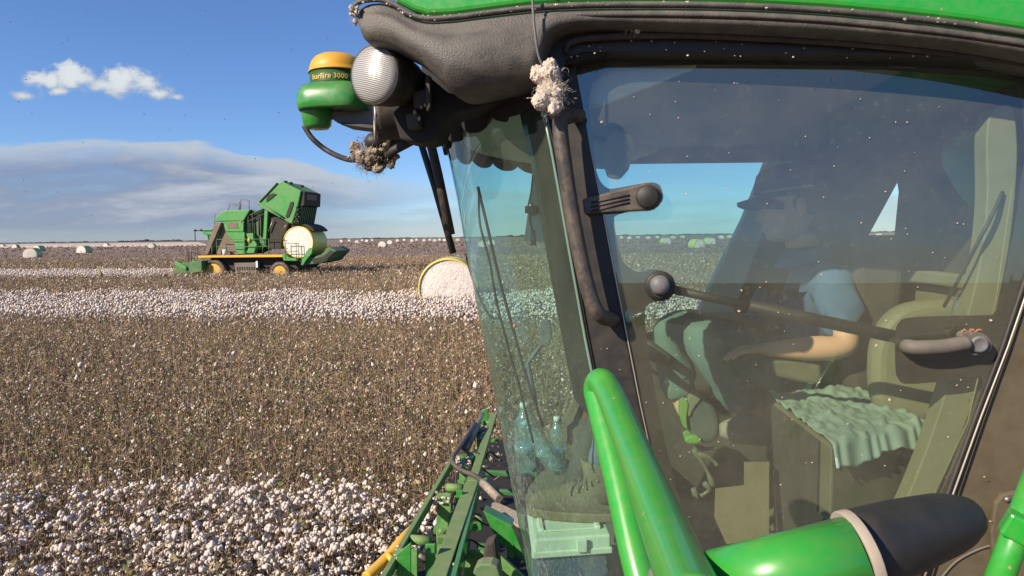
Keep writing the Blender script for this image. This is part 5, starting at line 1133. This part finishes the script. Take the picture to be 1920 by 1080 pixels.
mb = MB(); rgs = []
for k in range(17):
    t = k / 16; u = u_t + Lb * t; wd = .052 * math.sin(math.pi * min(.9, .10 + t * .75)) ** .5; ht = .075 * math.sin(math.pi * .5 * min(1, .25 + t * 1.6)) + .05 * max(0, t - .35)
    rgs.append([V(u, wb + .05 + wd * math.copysign(abs(math.cos(a)) ** .7, math.cos(a)), zb + .026 + ht * max(0, math.sin(a)) ** .75 - .004 * (math.sin(a) < 0)) for a in [2 * math.pi * j / 20 for j in range(20)]])
mb.loft(rgs); bt = mb.build('upper', 'leather', BT)
mb = MB(); c_ = V(u_t + Lb * .78, wb + .05, 0); mb.loft([[Vector((c_.x, c_.y, 0)) + U * (rx * math.cos(a) + dx_) + L * (ry * math.sin(a)) + Vector((0, 0, zb + z)) for a in [2 * math.pi * j / 20 for j in range(20)]] for rx, ry, dx_, z in ((.075, .048, 0, .06), (.070, .046, .0, .10), (.066, .046, .004, .14), (.072, .052, .0, .19), (.066, .047, .0, .192), (.058, .040, .004, .12))]); mb.build('shaft', 'leather', BT)
mb = MB(); out_ = []
for k in range(30):
    a = 2 * math.pi * k / 30; cx_ = math.cos(a); out_.append(V(u_t + Lb * .5 + cx_ * Lb * .53, wb + .05 + .058 * math.copysign(abs(math.sin(a)) ** .7, math.sin(a)), zb))
mb.prism(out_, (0, 0, .030)); mb.build('boot_sole', 'sole', BT, bevel=.006, seg=3)
mb = MB()
for k in range(5):
    u = u_t + Lb * (.45 + .07 * k); z = zb + .112 + .012 * k; mb.tube(crom([V(u, wb + .005, z - .022), V(u + .006, wb + .03, z + .004), V(u + .012, wb + .06, z + .006), V(u + .018, wb + .09, z - .02)], 4), .0028, 6)
mb.build('laces', 'olive', BT)
mb = MB()
for k in range(5): u = u_t + Lb * (.45 + .07 * k); mb.ell(V(u, wb + .003, zb + .088 + .012 * k), (.004, .003, .004), nu=8, nv=5)
mb.build('eyelets', 'steel', BT)
SKK = MB(); SKK.tube(crom([pl(1118, 880, wb + .03), pl(1122, 850, wb + .04), pl(1128, 815, wb + .05), pl(1136, 780, wb + .06)], 4), [.030] * 5 + [.026] * 4 + [.022] * 4, 12)
tag(SKK.build('rag', 'denim', None), 'blue-grey cloth stuffed into the top of the brown boot', 'cloth')
MT['blabel'] = glass('pale_label', (.6, .8, .85), .1, (.45, .62, .66), .35, .1, 30)
# ---- water bottles on the front ledge
mb = MB(); mb.prism([V(a_of(2.3) - bul(w) + .03, w, 2.292) for w in [.78 + .72 * k / 10 for k in range(11)]] + [V(.30, 1.5, 2.292), V(.30, .78, 2.292)], (0, 0, -.05)); mb.build('front_ledge', 'mat', CP, bevel=.004)
def bottle(base, axis, label, h=.20, r=.031):
    t = thing('water_bottle', base, label, 'bottle', 'plastic water bottles on the cab ledge'); axis = Vector(axis).normalized()
    pr = [(.001, .002), (r * .8, 0), (r, .012)]
    for k in range(6): pr += [(r, .02 + k * .014), (r * .94, .027 + k * .014)]
    pr += [(r, .11), (r, .13), (r * .9, .15), (r * .5, .175), (r * .38, .182), (r * .38, .19)]
    mb = MB(); mb.lathe(base, axis, [(a, b * h / .20) for a, b in pr], 20); mb.build('bottle_wall', 'bottle', t)
    mb = MB(); mb.lathe(base, axis, [(r * .97, .06 * h / .2), (r * 1.015, .062 * h / .2), (r * 1.015, .078 * h / .2), (r * .97, .08 * h / .2)], 20); mb.build('label', MT['blabel'], t)
    mb = MB(); mb.lathe(base + axis * h * .95, axis, [(r * .45, 0), (r * .45, .016), (r * .4, .019), (.001, .019)], 16); mb.build('cap', 'white', t)
pb = pz(1045, 880, 2.294); bottle(pb, (0, 0, 1), 'upright plastic water bottle with a white cap behind the boot')
pb = pz(1038, 884, 2.294) + Vector((0, -.05, .032)); bottle(pb, Vector((-.42, .25, .62)), 'water bottle leaning over to the left in front of the upright one')
pb = pz(985, 885, 2.294) + Vector((0, .02, 0)); bottle(pb, (0, 0, 1), 'large clear plastic bottle nearest the windscreen edge', .26, .042)
# ---- storage box with a cloth over it
SB = thing('storage_box', V(.8, .45, 2.0), 'dark box beside the seat with a pale green cloth over its top', 'box')
mb = MB(); mb.prism([pl(x, y, .30) for x, y in [(1560, 806), (1740, 806), (1740, 930), (1560, 930)]], L * .001)
A_ = pz(1560, 838, 2.74); D_ = Vector((0, 0, -.175)); ex = (pz(1742, 800, 2.74) - A_); ey = (pz(1440, 746, 2.74) - A_)
mb = MB(); mb.prism([A_ + D_ * 1.01 + (ex + ey) * .5 + (q_ - A_ - (ex + ey) * .5) * .9 for q_ in (A_, A_ + ex, A_ + ex + ey, A_ + ey)], (0, 0, -.5)); mb.build('box_stand', 'darktrim', SB, bevel=.01)
mb = MB(); mb.prism([A_, A_ + ex, A_ + ex + ey, A_ + ey], D_); bxo = mb.build('box_body', 'olive', SB, bevel=.006)
nrm_ = ex.cross(ey).normalized()
mb = MB()
for t in (.03, .12): mb.bar(A_ + ex * t * 0 - ex.normalized() * .004 + ey * t * .5 + Vector((0, 0, -.02)), A_ - ex.normalized() * .004 + ey * t * .5 + Vector((0, 0, -.17)), .007, .008)
mb.build('box_edge', 'greybox', bxo)
mb = MB(); mb.prism([A_ - ex.normalized() * .002 + D_ * .04 + ey * .14, A_ - ex.normalized() * .002 + D_ * .04 + ey * .97, A_ - ex.normalized() * .002 + D_ * .96 + ey * .97, A_ - ex.normalized() * .002 + D_ * .96 + ey * .14], -ex.normalized() * .006); mb.build('box_door', 'darktrim', bxo)
NX, NY = 70, 50; rgs = []
for i in range(NX + 1):
    rg_ = []
    for j in range(NY + 1):
        a = .0 + 1.10 * i / NX; b = -.22 + 1.20 * j / NY
        p = A_ + ex * min(max(a, 0), 1.0) + ey * min(max(b, 0), 1.0) + Vector((0, 0, .006))
        ova = max(0, -a) * ex.length; ovb = max(0, -b) * ey.length; ovc = max(0, a - 1) * ex.length; ovd = max(0, b - 1) * ey.length
        jag = .42 + .10 * math.sin(i * .13) + .04 * math.sin(i * .55 + 1) if ovb > 0 else .5 + .15 * math.sin(j * .3)
        drop = max(ova * .55, ovb, ovc, ovd) * jag
        p += -ex.normalized() * (ova * .25 + .004 * (ova > 0)) - ey.normalized() * (ovb * .22 + .004 * (ovb > 0)) + ex.normalized() * ovc * .3 + ey.normalized() * ovd * .3 + Vector((0, 0, -drop))
        fold = .009 * math.sin(b * 8 + a * 3 + math.sin(a * 6)) ** 5 + .008 * math.sin(a * 9 - b * 12 + math.sin(b * 7)) ** 7 + .004 * math.sin(a * 23 + b * 14) ** 3 + .0025 * math.sin(b * 31 + a * 3 + 2 * math.sin(a * 19)) + .0015 * math.sin(a * 57 + 3 * math.sin(b * 23))
        p += Vector((0, 0, abs(fold) if ovb + ova == 0 else 0)) - (ey.normalized() * (.0035 * math.sin(i * .8 + math.sin(i * .23) * 2) * (ovb > 0)))
        rg_.append(p)
    rgs.append(rg_)
mb = MB(); mb.loft(rgs, closed=False, cap=False); o = mb.build('cloth', 'cloth', solid=.0016); tag(o, 'crumpled pale green cloth draped over the box beside the seat', 'cloth')
# cardboard piece, gloves, belt buckle
pc = MB(); pc.prism([pl(x, y, .9) for x, y in [(1342, 918), (1396, 912), (1396, 868), (1442, 868), (1442, 1010), (1362, 1020), (1340, 972)]], L * .012); tag(pc.build('cardboard', 'card'), 'torn piece of cardboard standing on the cab floor below the seat', 'cardboard')
mb = MB(); mb.prism([pl(x, y, .8) for x, y in [(1496, 925), (1520, 940), (1580, 955), (1580, 1040), (1496, 1040)]], L * .012); tag(mb.build('cardboard', 'card'), 'piece of cardboard lying under the storage box', 'cardboard')
GV = MB(); r_ = random.Random(2)
for pts in ([(1300, 842), (1318, 868), (1330, 892), (1338, 912)], [(1306, 850), (1330, 858), (1345, 872)], [(1300, 915), (1306, 935), (1302, 950)], [(1320, 905), (1330, 918), (1314, 930)], [(1302, 838), (1320, 842), (1340, 840)]):
    GV.tube(crom([pl(x, y, .95) for x, y in pts], 4), [.009 + .003 * math.sin(k * .8) for k in range((len(pts) - 1) * 4 + 1)], 8)
tag(GV.build('rag', 'olive'), 'crumpled grey-green rag hanging below the driver\'s shoe', 'rag')
mb = MB(); mb.bar(pl(1700, 880, .45), pl(1672, 930, .45), .035, .02); sbk = mb.build('seat_belt_stalk', 'black', CP, bevel=.004); mb = MB(); mb.bar(pl(1672, 918, .43), pl(1664, 934, .43), .022, .02); mb.build('belt_button', 'red', CP, bevel=.003)
# round object on the shelf (helmet-like flask)
FK = MB(); FK.lathe(pu(1818, 580, 1.0), (0, -.3, 1), [(.001, -.03), (.03, -.03), (.034, 0), (.03, .035), (.012, .05), (.001, .05)], 18); tag(FK.build('flask', 'bottle'), 'clear rounded flask on the rear shelf behind the door handle', 'flask')
# ---- cotton tuft on the wire, debris bundle
def lintlump(c, r, name, mat, label, cat, n=26, seed=1, stretch=(1, 1, 1)):
    r_ = random.Random(seed); mb = MB()
    for k in range(n):
        d = Vector((r_.gauss(0, .42) * stretch[0], r_.gauss(0, .35) * stretch[1], r_.gauss(0, .45) * stretch[2])) * r; s_ = r * r_.uniform(.22, .48)
        mb.ell(c + d, (s_, s_ * r_.uniform(.7, 1.1), s_ * r_.uniform(.7, 1.3)), nu=12, nv=8, lump=.10)
    for k in range(14):
        d = Vector((r_.gauss(0, 1), r_.gauss(0, .6), r_.gauss(0, 1))).normalized(); p = c + Vector((d.x * stretch[0], d.y, d.z * stretch[2])) * r * .7
        mb.tube(crom([p, p + d * r * .4 + Vector((0, 0, r_.uniform(-.1, .1) * r)), p + d * r * r_.uniform(.5, .9) + Vector((r_.uniform(-.3, .3) * r, 0, r_.uniform(-.4, .2) * r))], 3), [r * .05 * (1 - q / 8) for q in range(7)], 5)
    o = mb.build(name, mat); q = o.modifiers.new('r', 'REMESH'); q.mode = 'VOXEL'; q.voxel_size = r * .05; q.use_smooth_shade = True
    tx = bpy.data.textures.new('n', 'CLOUDS'); tx.noise_scale = r * .22; tx.noise_depth = 5; q = o.modifiers.new('d', 'DISPLACE'); q.texture = tx; q.strength = r * .28; q.mid_level = .55
    hr = MB()
    for k in range(n * 14):                                # loose fibres
        d = Vector((r_.gauss(0, 1), r_.gauss(0, .7), r_.gauss(0, 1))).normalized(); p = c + Vector((d.x * stretch[0], d.y * stretch[1], d.z * stretch[2])) * r * r_.uniform(.55, .85)
        e1 = p + d * r * .14 + Vector((r_.gauss(0, .12), 0, r_.gauss(0, .12))) * r; e2 = e1 + (Vector((r_.gauss(0, .16), r_.gauss(0, .1), r_.gauss(-.05, .16)))) * r; e3 = e2 + (Vector((r_.gauss(0, .14), r_.gauss(0, .1), r_.gauss(-.05, .14)))) * r - d * r * .08
        hr.tube(crom([p, e1, e2, e3], 3), [r * .007] * 9 + [r * .003], 4, cap=False)
    q2 = hr.build('fibres', mat, o)
    return tag(o, label, cat)
lintlump(pl(1034, 172, -.11), .039, 'cotton_tuft', 'lint', 'fluffy dirty white cotton tuft caught on the wire above the grab rail', 'cotton tuft', 30, 3, (.75, .8, 1.25))
lintlump(pl(696, 292, .36), .050, 'debris_bundle', 'debris', 'brown clump of matted stalks and lint hanging under the work lamps', 'debris', 26, 8, (1.0, .7, 1.0))
lintlump(pl(726, 290, .36), .030, 'debris_bundle', 'debris', 'small dark clump of lint stuck on the horn bracket', 'debris', 14, 5)
lintlump(pl(664, 30, -.08), .014, 'cotton_tuft', 'lint', 'wisp of lint on the front tip of the cab roof', 'cotton tuft', 8, 4, (.8, .8, 1.6))
lintlump(pl(1195, 52, -.06), .016, 'cotton_tuft', 'lint', 'dusty wad of lint wedged under the roof edge above the door front', 'cotton tuft', 12, 6, (2.2, .8, .6))
lintlump(pl(1572, 62, -.06), .014, 'cotton_tuft', 'lint', 'dusty wad of lint wedged under the roof edge above the middle of the door', 'cotton tuft', 12, 7, (2.6, .8, .6))
# ---- chaff floating in the air and crumbs along the roof edge
mb = MB(); r_ = random.Random(21)
for _ in range(60):
    px, py = r_.uniform(0, 700), r_.uniform(0, 440); d = r_.uniform(3, 9); q = pd(px, py, d); s_ = .0011 * d * r_.uniform(.35, 1.0); mb.ell(q, (s_, s_ * .6, s_ * .8), nu=5, nv=3, lump=.4)
tag(mb.build('flying_chaff', 'leather'), 'dark flecks of chaff drifting in the air against the sky', 'chaff', kind='stuff')
mb = MB()
for _ in range(150):
    k = r_.randrange(len(top_line) - 8); x, y = top_line[k]; q = pl(x + r_.uniform(-8, 8), y + 1 + r_.uniform(-3, 3), WS) - L * .008; s_ = r_.uniform(.0012, .0035); mb.ell(q, (s_ * 1.5, s_, s_), nu=5, nv=3, lump=.4)
for _ in range(70):
    q = pl(r_.uniform(820, 1900), r_.uniform(55, 110), -.045); s_ = r_.uniform(.0008, .002); mb.ell(q, (s_ * 1.5, s_, s_), nu=5, nv=3, lump=.4)
tag(mb.build('roof_crumbs', 'lint'), 'crumbs of lint and chaff lodged along the cab roof edge', 'chaff', kind='stuff')
